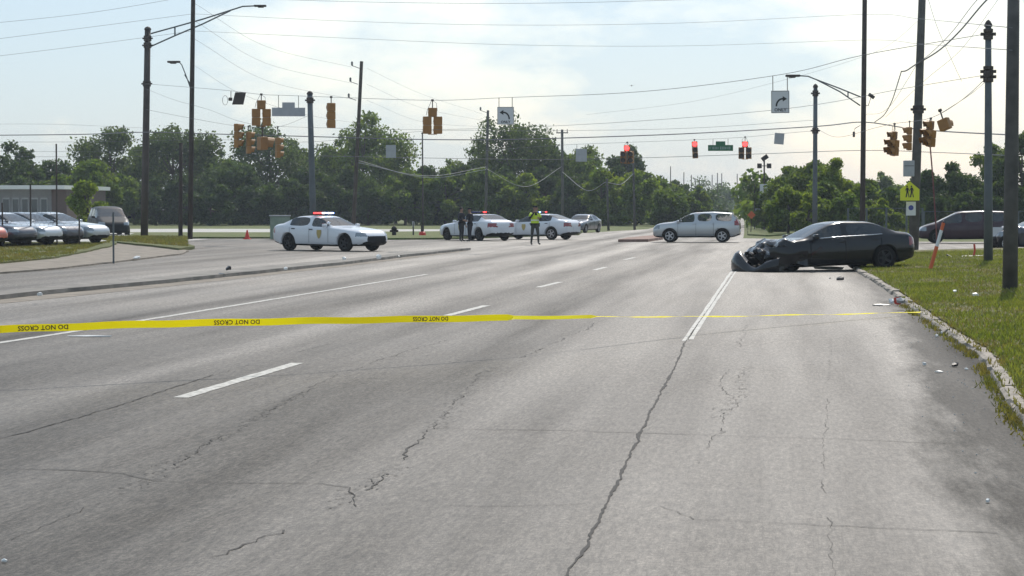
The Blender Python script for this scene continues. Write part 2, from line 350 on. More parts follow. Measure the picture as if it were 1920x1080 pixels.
raised('corner_grass', [(1402, 441), (1402, 421), (1408, 404), (1700, 404), (2100, 410), (2400, 434), (1900, 437), (1500, 439), (1440, 443)], .08, M['grassF'])
# raised median between the carriageways
med = [(-200, 585), (0, 562), (120, 549), (300, 533), (480, 514), (640, 497), (760, 482), (860, 471.5), (882, 468.5), (858, 468.8), (760, 477.5), (640, 491), (480, 506), (300, 525.5), (120, 542), (0, 554), (-200, 577)]
mo = raised('median', med, .09, mat('median_concrete', (.20, .185, .165), .9, var=.35, vscale=1.5, bump=.5))
# dirty gutter along the median
sheet('gutter_dirt', [G(*p)[:2] for p in [(-200, 596), (0, 570), (300, 539), (640, 501), (884, 470), (860, 470.5), (640, 496), (300, 532.5), (0, 561), (-200, 585)]], .005, M['dirt'], road, kind=None)
raised('traffic_island', [(1160, 454), (1215, 453.5), (1245, 449), (1235, 444.5), (1205, 447), (1175, 450)], .14, mat('red_kerb', (.25, .16, .13), .9, var=.2))
# ---- markings
def strip(name, a, b, wd, z=.004, m='paint', parent=None, n=24, label=None):
    a = Vector(a[:2]); b = Vector(b[:2]); d = (b-a).normalized(); nn = Vector((-d.y, d.x)); q = MB(); vs_ = []
    for i in range(n+1):
        c = a.lerp(b, i/n); w1 = wd/2+random.uniform(-.012, .006); w2 = wd/2+random.uniform(-.012, .006)
        vs_ += [(c.x-nn.x*w1, c.y-nn.y*w1, z), (c.x+nn.x*w2, c.y+nn.y*w2, z)]
    q.add(vs_, [(2*i, 2*i+2, 2*i+3, 2*i+1) if True else 0 for i in range(n)]); return q.build(name, M[m], parent, label=label)
for i, (a, b) in enumerate([((338, 746), (558, 681)), ((838, 592), (912, 573)), ((1009, 539), (1050, 529)), ((1114, 506.5), (1136, 501)), ((1171, 487), (1189, 483))]):
    strip('lane_dash', G(*a), G(*b), .15, parent=road)
strip('lane_line', G(-120, 661), G(112, 626), .14, parent=road); strip('lane_line', G(112, 626), G(520, 560), .13, parent=road); strip('lane_line', G(520, 560), G(800, 514.5), .12, parent=road)
strip('lane_line', G(1284, 640), G(1373, 507), .075, parent=road); strip('lane_line', G(1294, 637), G(1380, 507), .075, parent=road)
def crack(px, wd, jag=.05):
    p = [Vector(G(*q)[:2]) for q in px]; p = resample(p, .09); q = MB(); vs_ = []
    n = len(p); wd *= .5; jag *= .7
    for i, c in enumerate(p):
        d = (p[min(i+1, n-1)]-p[max(0, i-1)]).normalized(); nn = Vector((-d.y, d.x))
        s = noise.noise(Vector((c.x*1.2, c.y*1.2, 5)))*jag*.8+noise.noise(Vector((c.x*7, c.y*7, 5)))*jag*.9+random.uniform(-jag, jag)*.2
        wv = wd*(.25+1.5*abs(noise.noise(Vector((c.x*1.4, c.y*1.4, 9))))+random.uniform(0, .35))
        c = c+nn*s; vs_ += [(c.x-nn.x*wv, c.y-nn.y*wv, .0045), (c.x+nn.x*wv, c.y+nn.y*wv, .0045)]
    gp_ = wd < .0055
    q.add(vs_, [(2*i, 2*i+2, 2*i+3, 2*i+1) for i in range(n-1) if not (gp_ and noise.noise(Vector((p[i].x*1.1, p[i].y*1.1, 3))) < -.12)]); q.build('crack', M['crack'], road)
crack([(1285, 641), (1268, 685), (1235, 745), (1200, 815), (1180, 860), (1150, 920), (1130, 965), (1095, 1030), (1060, 1080), (1020, 1160)], .022, .03)
crack([(1378, 508), (1286, 640)], .014, .01)
crack([(820, 803), (890, 806), (1000, 806), (1200, 812), (1440, 820), (1700, 829), (1830, 832)], .012, .06)
crack([(-60, 842), (0, 823), (130, 788), (240, 755), (330, 725), (400, 703)], .022, .05)
crack([(400, 703), (520, 670), (620, 645)], .010, .05)
crack([(-60, 880), (130, 882), (230, 888), (290, 902), (420, 906), (600, 907), (655, 915), (665, 950)], .011, .05)
crack([(-60, 1052), (130, 965), (250, 915), (330, 870), (420, 815), (560, 740), (640, 700), (760, 660), (900, 620)], .0085, .10)
crack([(330, 1090), (400, 1045), (520, 1000), (610, 960), (655, 940), (740, 880), (810, 800), (900, 700), (960, 680), (1050, 640), (1130, 600)], .0105, .10)
crack([(640, 940), (740, 945), (900, 950), (1130, 944), (1240, 950), (1300, 975), (1540, 985), (1870, 1000)], .009, .05)
crack([(1310, 870), (1340, 820), (1385, 760), (1350, 720), (1382, 660), (1400, 610)], .005, .08)
crack([(1560, 1090), (1545, 900), (1548, 790), (1560, 640)], .0025, .05)
crack([(0, 696), (150, 697), (330, 702)], .006, .04)
crack([(560, 735), (700, 733), (1040, 720)], .004, .05)
# short crazing around the fuzzy cracks
for path in ([(820, 800), (870, 740), (930, 690)], [(250, 915), (330, 870), (560, 740)], [(640, 950), (660, 930), (740, 880)], [(1345, 780), (1385, 740), (1400, 690)]):
    base = resample([Vector(G(*q)[:2]) for q in path], .3)
    q = MB()
    for c in base:
        for _ in range(9):
            a = c+Vector((random.gauss(0, .05), random.gauss(0, .14))); t = random.uniform(0, 6.28); l = random.uniform(.02, .08); d = Vector((math.cos(t), math.sin(t))); nn = Vector((-d.y, d.x))*.006
            b = a+d*l; q.add([(a.x-nn.x, a.y-nn.y, .0045), (a.x+nn.x, a.y+nn.y, .0045), (b.x, b.y, .0045)], [(0, 2, 1)])
    q.build('crazing', M['crack'], road, kind='stuff')
# ---- grass blades
def blades(name, pts, hmin, hmax, material, wd=.012):
    n = len(pts); P0 = np.array(pts); a = rng.uniform(0, 6.283, n); h = rng.uniform(hmin, hmax, n)
    dx, dy = np.cos(a)*wd, np.sin(a)*wd; lean = rng.normal(0, .45, (n, 2))*h[:, None]
    V = np.zeros((n, 3, 3)); V[:, 0] = P0; V[:, 1] = P0; V[:, 0, 0] -= dx; V[:, 0, 1] -= dy; V[:, 1, 0] += dx; V[:, 1, 1] += dy
    V[:, 2] = P0; V[:, 2, 2] += h; V[:, 2, 0] += lean[:, 0]; V[:, 2, 1] += lean[:, 1]
    return fast_mesh(name, V.reshape(-1, 3), np.arange(n*3).reshape(-1, 3), material)
def kx(y):
    for a, b in zip(K, K[1:]):
        if (a.y-y)*(b.y-y) <= 0 and a.y != b.y: return a.x+(b.x-a.x)*(y-a.y)/(b.y-a.y)
    return 2.1
pts = []; dry = []
while len(pts) < 70000:
    y = 16+60*random.random()**1.15; x = kx(y)+.14+random.random()*(.9+y*.10)
    m_ = noise.noise(Vector((x*.9, y*.5, 3)))
    if random.random() > .42+.9*m_: 
        if random.random() < .5: dry.append((x, y, verge_z(x, y)-.01))
        continue
    pts.append((x, y, verge_z(x, y)-.01))
tag(blades('grass', pts, .03, .085, MAT['blade'], .013), 'short green grass growing on the right verge', 'grass', kind='stuff')
tag(blades('dry_grass', dry[:60000], .02, .06, MAT['blade_dry'], .012), 'straw coloured dry grass mixed into the right verge', 'grass', kind='stuff')
pts = []
while len(pts) < 5200:
    y = 13.5+26*random.random()**1.4; side = random.random(); x = kx(y)+(random.gauss(-.03, .05) if side < .55 else random.gauss(.175, .03))
    if random.random() > .28+1.5*noise.noise(Vector((y*.9, side < .55, 1)))+.5*noise.noise(Vector((y*4, x*4, 1))): continue
    pts.append((x, y, .0 if x < kx(y)+.02 else .07))
tag(blades('weeds', pts, .02, .065, MAT['blade_dry'], .010), 'ragged weeds sprouting along the broken kerb edge', 'weeds', kind='stuff')
pts = []
while len(pts) < 14000:
    px = random.uniform(-60, 206); lo = 498-.11*max(px, 0) if px < 100 else 487-(px-100)*.2-max(0, px-150)*.22
    py = random.uniform(459.5, lo+random.gauss(0, .8))
    if random.random() > .35+1.3*noise.noise(Vector((px*.05, py*.2, 0)))+.3: continue
    q = G(px, py); pts.append((q.x, q.y, .10))
tag(blades('verge_grass', pts, .03, .09, MAT['blade_dry'], .02), 'dry yellowing grass on the left verge before the parked cars', 'grass', kind='stuff')
pts = []
for _ in range(9000):
    px = random.uniform(165, 352); py = random.uniform(447.5, 452+max(0, (px-165))*.085); q = G(px, py); pts.append((q.x, q.y, .12))
tag(blades('verge_grass', pts, .04, .14, MAT['blade_dry'], .03), 'dry grass on the small kerbed verge by the big steel pole', 'grass', kind='stuff')
pts = [(random.uniform(2.2, 60), random.uniform(118, 150), .07) for _ in range(9000)]
tag(blades('tall_grass', pts, .15, .5, MAT['blade'], .03), 'tall grass beyond the cross street behind the black car', 'grass', kind='stuff')

# ================================================================ TREES
def leaves(blobs, n, size, flat=.8):
    w_ = np.array([b[3]**2 for b in blobs]); w_ = w_/w_.sum(); ids = rng.choice(len(blobs), n, p=w_); B = np.array(blobs)[ids]
    d = rng.normal(size=(n, 3)); d /= np.linalg.norm(d, axis=1)[:, None]
    r = B[:, 3]*(rng.random(n)**.45)*1.05; r *= 1+.25*rng.normal(size=n)*.5
    C = B[:, :3]+d*r[:, None]*np.array([1, 1, flat])
    a = rng.normal(size=(n, 3)); a /= np.linalg.norm(a, axis=1)[:, None]; b = np.cross(a, rng.normal(size=(n, 3))); b /= np.linalg.norm(b, axis=1)[:, None]
    s = size*rng.uniform(.5, 1.3, n)[:, None]
    V = np.stack([C-a*s*.5, C+b*s*.36, C+a*s*.5, C-b*s*.36], 1).reshape(-1, 3)
    return V, np.arange(n*4).reshape(-1, 4)
def tree(px, top, hw, D, label, leaf='leaf_mid', n=5200, dens=1., low=.28, kind='tree', group='trees beyond the crossing', size=.34, blobs_n=30, tr=None):
    p = stand(px, D=D); hw *= 1.14; low *= .62; n *= 1.15; top -= 6 if kind == 'shrub' else 2; Ht = zat(px, top, D); R = hw*D/FOC; z0 = Ht*low; name = {'tree': 'tree', 'shrub': 'shrub'}.get(kind, kind)
    root = empty(name, p, 0, label, kind, group)
    cz, rz = (Ht+z0)/2, (Ht-z0)/2; blobs = []
    for i in range(blobs_n):
        for _ in range(30):
            d = Vector((random.uniform(-1, 1), random.uniform(-1, 1), random.uniform(-1, 1)))
            if d.length < 1 and (d.length > .35 or i < 3): break
        br = (.15+.28*random.random()**1.3)*min(R, rz*1.2)
        wid = 1-.35*max(0, d.z)**2
        blobs.append((d.x*(R-br*.5)*wid*1.08, d.y*(R-br*.6)*wid, cz+d.z*(rz-br*.6), br))
    if low < .08:
        for i in range(9): blobs.append((random.uniform(-.85, .85)*R, random.uniform(-.6, .6)*R, Ht*random.uniform(.05, .28), random.uniform(.16, .26)*R))
    blobs.append((random.uniform(-.15, .15)*R, 0, Ht-.22*min(R, rz), .22*min(R, rz)))
    V, Fq = leaves(blobs, int(n*dens*(2.3 if low < .08 else 1.9)), size)
    V = V[:]; V[:, 2] = np.maximum(V[:, 2], .05)
    fast_mesh('crown' if kind == 'tree' else 'foliage', V, Fq, MAT[leaf], root)
    t = MB(); r0 = max(.10, R*.055) if tr is None else tr
    top_ = Vector((random.uniform(-.3, .3), 0, Ht*.72)); mid = Vector((random.uniform(-.2, .2), 0, Ht*.35))
    t.tube([(0, 0, -.1), (0, 0, .15), mid, top_], [r0*1.35, r0, r0*.75, r0*.25], 7)
    for b in blobs[::2]:
        e = Vector(b[:3]); s = Vector((0, 0, -.1)).lerp(mid, .9) if e.z < Ht*.55 else mid.lerp(top_, .35); t.tube([s, s.lerp(e, .55)+Vector((0, 0, .3)), e], [r0*.42, r0*.26, .03], 5)
    t.build('trunk' if kind == 'tree' else 'stem', M['bark'], root, smooth=True)
    return root
g1 = 'trees beyond the crossing on the left'; g2 = 'trees and shrubs beyond the right corner'
T = [
 (18, 262, 62, 215, 'dark broad tree behind the flat school building at the left edge', 'leaf_dark', 5500, .1, g1),
 (95, 298, 55, 225, 'low dark tree behind the tall thin fence post and school roof', 'leaf_dark', 4500, .1, g1),
 (168, 300, 52, 200, 'rounded green tree just right of the school building', 'leaf_mid', 5200, .1, g1),
 (208, 238, 62, 235, 'tall open tree behind the dark van, left of the big steel pole', 'leaf_sparse', 3000, .42, g1),
 (325, 230, 82, 240, 'wide open tree crown behind the two poles at left', 'leaf_sparse', 4600, .42, g1),
 (440, 302, 62, 225, 'dense dark round tree beneath the hanging signal heads at left', 'leaf_dark', 6500, .02, g1),
 (508, 222, 84, 250, 'tall airy tree behind the signal heads and back of street sign', 'leaf_sparse', 4200, .35, g1),
 (598, 268, 58, 255, 'medium tree between the steel pole and leaning wooden pole', 'leaf_sparse', 2700, .2, g1),
 (682, 208, 76, 245, 'tall full tree right behind the leaning wooden pole', 'leaf_mid', 6500, .2, g1),
 (742, 290, 48, 250, 'small tree tucked to the right of the leaning wooden pole', 'leaf_mid', 3600, .1, g1),
 (958, 207, 78, 240, 'tall ragged tree behind the hanging left arrow sign', 'leaf_sparse', 3700, .42, g1),
 (1028, 268, 50, 245, 'tree right of the ragged tall one, beside a utility pole', 'leaf_dark', 4000, .1, g1),
 (1112, 272, 72, 245, 'broad dark tree with a flat grey sign in front of it', 'leaf_mid', 6800, .05, g1),
 (1178, 272, 42, 240, 'dark tree end of the wood behind the five lamp red signal', 'leaf_dark', 4200, .05, g1),
 (1222, 322, 48, 230, 'sloping green tree at the right end of the wood, above the silver car', 'leaf_mid', 4600, .02, g1),
 (1268, 338, 34, 260, 'small blueish tree above the hood of the silver car', 'leaf_dark', 2800, .02, g1),
 (1313, 350, 20, 250, 'slender upright light green tree above the silver car', 'leaf_light', 2400, .02, g1),
 (270, 272, 46, 250, 'mid height tree between the big steel pole and the dark van', 'leaf_mid', 3600, .1, g1),
 (392, 262, 42, 252, 'mid height tree just right of the tall wooden pole pair', 'leaf_mid', 3600, .1, g1),
 (556, 262, 40, 256, 'mid height tree directly left of the grey steel pole', 'leaf_mid', 3400, .1, g1),
 (636, 262, 36, 256, 'mid height tree just left of the leaning wooden pole', 'leaf_sparse', 3000, .1, g1),
 (850, 300, 48, 248, 'low tree left of the ragged tall one', 'leaf_mid', 3400, .1, g1),
 (902, 268, 34, 250, 'slim tree behind the middle utility pole', 'leaf_sparse', 2600, .1, g1),
 (1068, 290, 42, 250, 'low tree between the crossarm pole and the flat grey sign', 'leaf_mid', 3400, .1, g1),
 (1440, 330, 30, 170, 'small tree at the left end of the right hand trees', 'leaf_mid', 3000, .02, g2),
 (1525, 300, 44, 156, 'bushy tree between the beacon post and the right steel pole', 'leaf_mid', 4600, .02, g2),
 (1740, 318, 44, 148, 'dark tree right of the school crossing sign', 'leaf_dark', 4600, .02, g2),
 (1484, 312, 48, 160, 'leafy green tree left of the right steel pole', 'leaf_mid', 4800, .02, g2),
 (1560, 296, 52, 150, 'bright full tree behind the right steel pole', 'leaf_light', 5400, .02, g2),
 (1622, 336, 40, 158, 'green tree behind the tall wooden pole right of centre', 'leaf_mid', 4200, .02, g2),
 (1654, 322, 32, 260, 'distant pale tree between the two tall right wooden poles', 'leaf_mid', 2200, .1, g2),
 (1700, 352, 40, 150, 'dark shrubby tree behind the school crossing sign', 'leaf_dark', 4400, .0, g2),
 (1785, 304, 58, 150, 'dark dense tree above the maroon minivan', 'leaf_dark', 6400, .02, g2),
 (1856, 268, 50, 155, 'tall tree behind the grey steel strain pole at right', 'leaf_mid', 5600, .02, g2),
 (1918, 246, 48, 150, 'tall tree cut by the right edge behind the thick wooden pole', 'leaf_sparse', 4600, .02, g2),
]
for (px, tp, hw, D, lb, lf, n, low, g) in T: tree(px, tp, hw, D, lb, lf, n, low=low, group=g, size=.36 if D > 180 else .24)
SH = [
 (232, 330, 40, 220, 'grey green shrub behind the dark van', 'leaf_mid'), (292, 338, 42, 222, 'shrub filling the gap right of the big steel pole', 'leaf_dark'), (350, 330, 40, 222, 'shrub behind the short wooden stub pole', 'leaf_dark'),
 (30, 318, 48, 205, 'low dense shrub mass above the school roof at the left edge', 'leaf_dark'), (112, 330, 40, 205, 'green shrub rising over the right end of the school roof', 'leaf_mid'),
 (578, 318, 44, 226, 'tall dark shrub right behind the steel pole of the police sedan', 'leaf_dark'), (655, 312, 46, 226, 'dark shrub at the foot of the leaning wooden pole', 'leaf_dark'), (800, 316, 44, 226, 'dark shrub behind the thin dark post', 'leaf_dark'),
 (870, 312, 44, 226, 'dark shrub left of the middle pole foot', 'leaf_dark'), (945, 316, 44, 226, 'dark shrub right of the middle pole foot', 'leaf_dark'), (1020, 314, 44, 226, 'dark shrub left of the crossarm pole foot', 'leaf_dark'), (1092, 312, 44, 226, 'dark shrub between the crossarm pole and the short pale pole', 'leaf_dark'), (1160, 314, 44, 224, 'dark shrub between the two short pale poles', 'leaf_dark'),
 (163, 345, 36, 150, 'yellow green bush at the corner of the school building', 'leaf_light'), (395, 338, 34, 215, 'dark shrub at the foot of the two left poles', 'leaf_dark'),
 (470, 352, 42, 222, 'dark shrub behind the green cabinet, left part', 'leaf_dark'), (540, 340, 44, 222, 'dark shrub directly above the white police sedan trunk', 'leaf_dark'),
 (612, 338, 44, 222, 'dark shrub above the flashing light bar', 'leaf_dark'), (690, 342, 46, 222, 'dark shrub above the hood of the nearest police sedan', 'leaf_dark'),
 (760, 322, 46, 222, 'green topped shrub under the sagging cables left of centre', 'leaf_mid'), (835, 318, 46, 222, 'green topped shrub above the two dark officers', 'leaf_mid'),
 (905, 318, 46, 220, 'green topped shrub at the middle utility pole', 'leaf_mid'), (985, 328, 46, 220, 'light green shrub above the officer in the vest', 'leaf_light'),
 (1060, 330, 44, 220, 'dark shrub above the distant oncoming car', 'leaf_dark'), (1130, 320, 46, 218, 'light green bushy shrub left of the silver car', 'leaf_light'),
 (1192, 322, 40, 215, 'light green bush with dark foot near the silver car nose', 'leaf_light'), (1250, 362, 36, 205, 'green bush sloping down behind the silver car', 'leaf_mid'),
 (1296, 374, 26, 225, 'low bush behind the roof of the silver car', 'leaf_mid'),
 (1452, 372, 22, 150, 'low bush at the far road sign beside the black car', 'leaf_mid'), (1478, 350, 34, 142, 'tall bush filling in left of the right steel pole', 'leaf_light'), (1548, 344, 36, 142, 'tall bush filling in right of the slim steel pole', 'leaf_mid'), (1606, 352, 34, 142, 'tall bush left of the tall wooden pole above the black car', 'leaf_light'), (1672, 356, 30, 142, 'tall bush between the wooden pole and the school crossing sign', 'leaf_mid'),
 (1520, 366, 34, 135, 'bush right behind the black car roof', 'leaf_light'),
 (1590, 372, 34, 135, 'bush behind the rear window of the black car', 'leaf_mid'), (1655, 378, 28, 135, 'small bush left of the school crossing sign', 'leaf_light'),
 (1740, 372, 34, 138, 'hedge bush above the nose of the maroon minivan', 'leaf_dark'), (1830, 356, 46, 138, 'hedge bush behind the roof of the maroon minivan', 'leaf_dark'), (1905, 356, 40, 138, 'hedge bush at the right edge behind the wrecked cars', 'leaf_dark'),
]
for (px, tp, hw, D, lb, lf) in SH: tree(px, tp, hw, D, lb, lf, 4200, low=.0, kind='shrub', group='shrubs closing the view', size=.34 if D > 180 else .22, blobs_n=24)
# lower dark understorey behind the shrubs
rr = []
for i in range(26): rr.append((random.uniform(-1, 1), i))
V = []; 
und = []
for i in range(60):
    px = 360+i*14.6; D = 232+random.uniform(-4, 10); p = stand(px, D=D); und.append((p.x, p.y, random.uniform(.8, 3.0), random.uniform(1.6, 2.5)))
Vq, Fq = leaves(und, 26000, .5); Vq[:, 2] = np.maximum(Vq[:, 2], 0); tag(fast_mesh('undergrowth', Vq, Fq, MAT['leaf_dark']), 'dark undergrowth at the foot of the wood beyond the crossing', 'undergrowth', kind='stuff')
# faraway wood along the road
def far_wood(name, px0, px1, D0, D1, h0, h1, n, label, mt):
    b = []
    for i in range(n):
        t = i/(n-1); D = D0+(D1-D0)*t+random.uniform(-10, 10); px = px0+(px1-px0)*t; p = stand(px, D=D); h = (h0+(h1-h0)*t)*random.uniform(.75, 1.15)
        b.append((p.x+random.uniform(-3, 3), p.y, h*.72, h*.30)); b.append((p.x+random.uniform(-3, 3), p.y, h*.35, h*.36))
    V, Fq = leaves(b, n*420, .62); V[:, 2] = np.maximum(V[:, 2], 0); return tag(fast_mesh(name, V, Fq, MAT[mt]), label, 'trees', kind='stuff')
far_wood('far_wood', 1300, 1352, 300, 460, 4.6, 6.5, 12, 'blueish wood left of the road near the vanishing point', 'leaf_dark')
far_wood('far_wood', 1330, 1392, 480, 900, 9, 7, 16, 'hazy wood far down the road on its left', 'leaf_sparse')
far_wood('far_wood', 1404, 1440, 700, 240, 5.5, 4.0, 14, 'hazy tree line right of the far road', 'leaf_sparse')
far_wood('far_wood', 1438, 1475, 230, 170, 5.0, 4.5, 8, 'low trees right of the far road beside the beacons', 'leaf_mid')

# ================================================================ POLES
def seg_pole(name, base, top, r0, r1, m, label, cat='pole', group='poles', bands=(), cap=False, n=12):
    base = Vector(base); top = Vector(top); root = empty(name, base, 0, label, cat, group); d = top-base
    b = MB(); b.tube([(0, 0, -.1), d*.33, d*.66, d], [r0, r0+(r1-r0)*.33, r0+(r1-r0)*.66, r1], n)
    b.build('shaft', m, root, smooth=True)
    for z in bands:
        t = (z-base.z)/max(d.z, .1); r = r0+(r1-r0)*t; c = d*t; q = MB(); q.lathe([(r, -.16), (r+.05, -.15), (r+.05, -.05), (r+.012, -.03), (r+.012, .04), (r+.05, .06), (r+.05, .15), (r, .16)], c, n=12)
        q.box(c+Vector((r+.07, 0, 0)), (.12, .06, .09)); q.box(c-Vector((r+.07, 0, 0)), (.12, .06, .09)); q.build('clamp', M['steeld'], root)
    if cap:
        q = MB(); q.lathe([(r1+.03, 0), (r1+.03, .06), (r1*.7, .16), (.01, .20)], d, n=12); q.build('pole_cap', M['steeld'], root, smooth=True)
    return root
def pole_px(name, bx, by, tx, ty, wpx, m, label, D=None, **k):
    D = D_of(by) if D is None else D; b = stand(bx, D=D); t = P(tx, ty, D); r = wpx*D/FOC/2
    return seg_pole(name, b, t, r*1.06, r*k.pop('taper', .85), m, label, **k)
def luminaire(root, base, pts, r, headdir, label=None):
    q = MB()
    for pl in pts: q.tube([Vector(p)-base for p in pl], r, 6)
    q.build('arm', M['steel'], root, smooth=True)
    hp = Vector(pts[0][-1])-base; h = MB(); u = Vector(headdir).normalized(); R = u.to_track_quat('X', 'Z').to_matrix()
    h.bbox(hp+u*.30, (.72, .30, .11), .04, R); h.bbox(hp+u*.34-Vector((0, 0, .07)), (.34, .24, .07), .03, R); h.build('lamp_head', M['steeld'], root)
gs = 'strain poles carrying the signals'
D1 = D_of(447)
z1 = lambda y: zat(272, y, D1)
pl = pole_px('signal_pole', 270, 447, 277, 56, 13.5, M['steeld'], 'brown steel strain pole at left with a long trussed lamp arm', group=gs, cap=True, bands=(z1(72), z1(85), z1(157)))
b0 = pl.location.copy(); A = lambda x, y: P(x, y, D1)
luminaire(pl, b0, [[A(283, 63), A(330, 50), A(380, 36), A(430, 20), A(455, 12), A(478, 11)], [A(283, 87), A(330, 66), A(380, 45), A(432, 20)], [A(328, 51), A(328, 66)]], .045, RM @ Vector((1, 0, 0)))
pl = pole_px('utility_pole', 356, 447, 363, -60, 9.5, M['wood'], 'taller dark wooden pole of the left pair, leaving the top of the frame', group='wooden utility poles', D=118)
b0 = pl.location.copy(); A = lambda x, y: P(x, y, 118)
luminaire(pl, b0, [[A(357, 165), A(350, 145), A(341, 122), A(336, 116)], [A(357, 158), A(346, 140)]], .03, RM @ Vector((-1, 0, 0)))
pole_px('utility_pole', 338, 446.5, 339, 268, 8, M['wood'], 'short dark wooden stub pole close left of the tall one', group='wooden utility poles', D=119)
D2 = 118; pole_px('signal_pole', 588, None, 581, 177, 12, M['steel'], 'grey steel strain pole rising behind the nearest police sedan', D=D2, group=gs, cap=True, bands=(zat(583, 188, D2),))
D3 = 112; pole_px('signal_pole', 1528, None, 1529, 164, 9, M['steel'], 'slim grey steel strain pole behind the roof of the black car', D=D3, group=gs, cap=True, bands=(zat(1529, 175, D3), zat(1529, 245, D3)))
D4 = D_of(503); pole_px('signal_pole', 1854, 503, 1853, 50, 16.5, M['steel'], 'grey blue steel strain pole on the right verge', group=gs, cap=True, taper=.68, bands=(zat(1853, 64, D4), zat(1853, 134, D4), zat(1853, 144, D4)))
pole_px('utility_pole', 1895, 557, 1901, -60, 27, M['woodg'], 'thick weathered wooden pole standing in the near right grass', group='wooden utility poles', taper=.8)
D5 = 82; pl5 = pole_px('utility_pole', 1713, None, 1731, -60, 18, M['woodg'], 'leaning grey brown pole carrying the school crossing sign', D=D5, group='wooden utility poles', taper=.72, bands=(zat(1720, 205, D5),))
D6 = 104; pl = pole_px('utility_pole', 1617, None, 1622, -60, 9.5, M['wood'], 'tall thin wooden pole with a lamp arm reaching left', D=D6, group='wooden utility poles', taper=.9)
b0 = pl.location.copy(); A = lambda x, y: P(x, y, D6)
luminaire(pl, b0, [[A(1614, 182), A(1575, 166), A(1530, 149), A(1515, 143), A(1498, 142)], [A(1613, 198), A(1575, 172), A(1532, 150)], [A(1590, 172), A(1590, 183)]], .035, RM @ Vector((-1, 0, 0)))
# floodlight on the same pole
q = MB(); c = A(1634, 180)-b0; R = Matrix.Rotation(rad(35), 3, 'Y'); q.bbox(c, (.34, .3, .16), .03, R); q.tube([c, A(1628, 198)-b0, A(1622, 198)-b0], .02, 5); q.build('floodlight', M['steeld'], pl)
def insul(pl, b0, D, spots, side=-1):
    for (x, y) in spots:
        p = P(x, y, D)-b0; q = MB(); e = P(x+side*14, y-5, D)-b0
        q.tube([p, e], .03, 5); q.lathe([(.02, 0), (.11, .03), (.05, .08), (.11, .13), (.05, .18), (.10, .23), (.03, .32)], e, n=8); q.build('insulator', M['steel'], pl)
D7 = 160; pl = pole_px('utility_pole', 662, None, 678, 115, 7.5, M['wood'], 'leaning wooden pole with three insulator brackets, left of centre', D=D7, group='wooden utility poles'); insul(pl, pl.location.copy(), D7, [(674, 128), (671, 158), (668, 188)])
D8 = 200; pl = pole_px('utility_pole', 910, None, 915, 207, 5.5, M['woodg'], 'wooden pole in front of the wood just left of the arrow sign', D=D8, group='wooden utility poles'); insul(pl, pl.location.copy(), D8, [(915, 212)])
D9 = 205; pl = pole_px('utility_pole', 1055, None, 1054, 243, 5.5, M['woodg'], 'wooden pole with a short crossarm above the far police car', D=D9, group='wooden utility poles')
q = MB(); c = P(1054, 249, D9)-pl.location; q.box(c, (1.15, .1, .1)); q.tube([c+Vector((-.5, 0, 0)), c+Vector((-.5, 0, .35))], .04, 5); q.tube([c+Vector((.5, 0, 0)), c+Vector((.5, 0, .35))], .04, 5); q.build('crossarm', M['woodg'], pl)
pole_px('utility_pole', 1141, None, 1138, 335, 4.5, M['woodg'], 'short pale pole before the wood, second left of the silver car', D=168, group='wooden utility poles')
pole_px('utility_pole', 1190, None, 1187, 288, 4.5, M['woodg'], 'pale pole standing under the five lamp red signal', D=172, group='wooden utility poles')
D0 = 190; pl = pole_px('lamp_post', 793, None, 792, 248, 3, M['steeld'], 'thin dark post with a small top bracket below the centre signal', D=D0, group='wooden utility poles'); q = MB(); q.box(P(795, 250, D0)-pl.location, (.5, .12, .08)); q.build('bracket', M['steeld'], pl)
for i, (x, t, D) in enumerate([(1257, 312, 300), (1282, 323, 330), (1296, 328, 360), (1303, 334, 390), (1311, 336, 430), (1335, 328, 400), (1345, 324, 430), (1353, 325, 460), (1360, 350, 600), (1382, 326, 420)]):
    pole_px('distant_pole', x, None, x+.3, t, 2.0, M['wood'], ['first', 'second', 'third', 'fourth', 'fifth', 'sixth', 'seventh', 'eighth', 'ninth', 'tenth and rightmost'][i]+' from left of the row of far poles above the silver car', D=D, group='distant poles along the far road', taper=.9, n=6)
# thin leaning strut right of the leaning pole + marker stake
q = MB(); a = P(1742, 250, 95); b = P(1749, 332, 95); c = stand(1758, D=95); q.tube([c, b, a], .035, 6); q.build('guy_strut', mat('rusty_strut', (.16, .05, .04), .7), None, label='thin red brown leaning strut above the nose of the maroon minivan', cat='strut')
st = empty('marker_stake', stand(1741, 516), 0, 'leaning orange and white marker stake in the right grass', 'marker')
b0 = st.location.copy(); d = P(1769, 418, D_of(516))-b0; u = d.normalized()
for a0, a1, mm, nm in ((0, .55, 'orange', 'lower_sleeve'), (.55, .86, 'white', 'middle_sleeve'), (.86, 1, 'orange', 'top_sleeve')):
    q = MB(); q.tube([d*a0, d*a1], .045 if a0 else .05, 10); q.build(nm, M[mm], st, smooth=False)

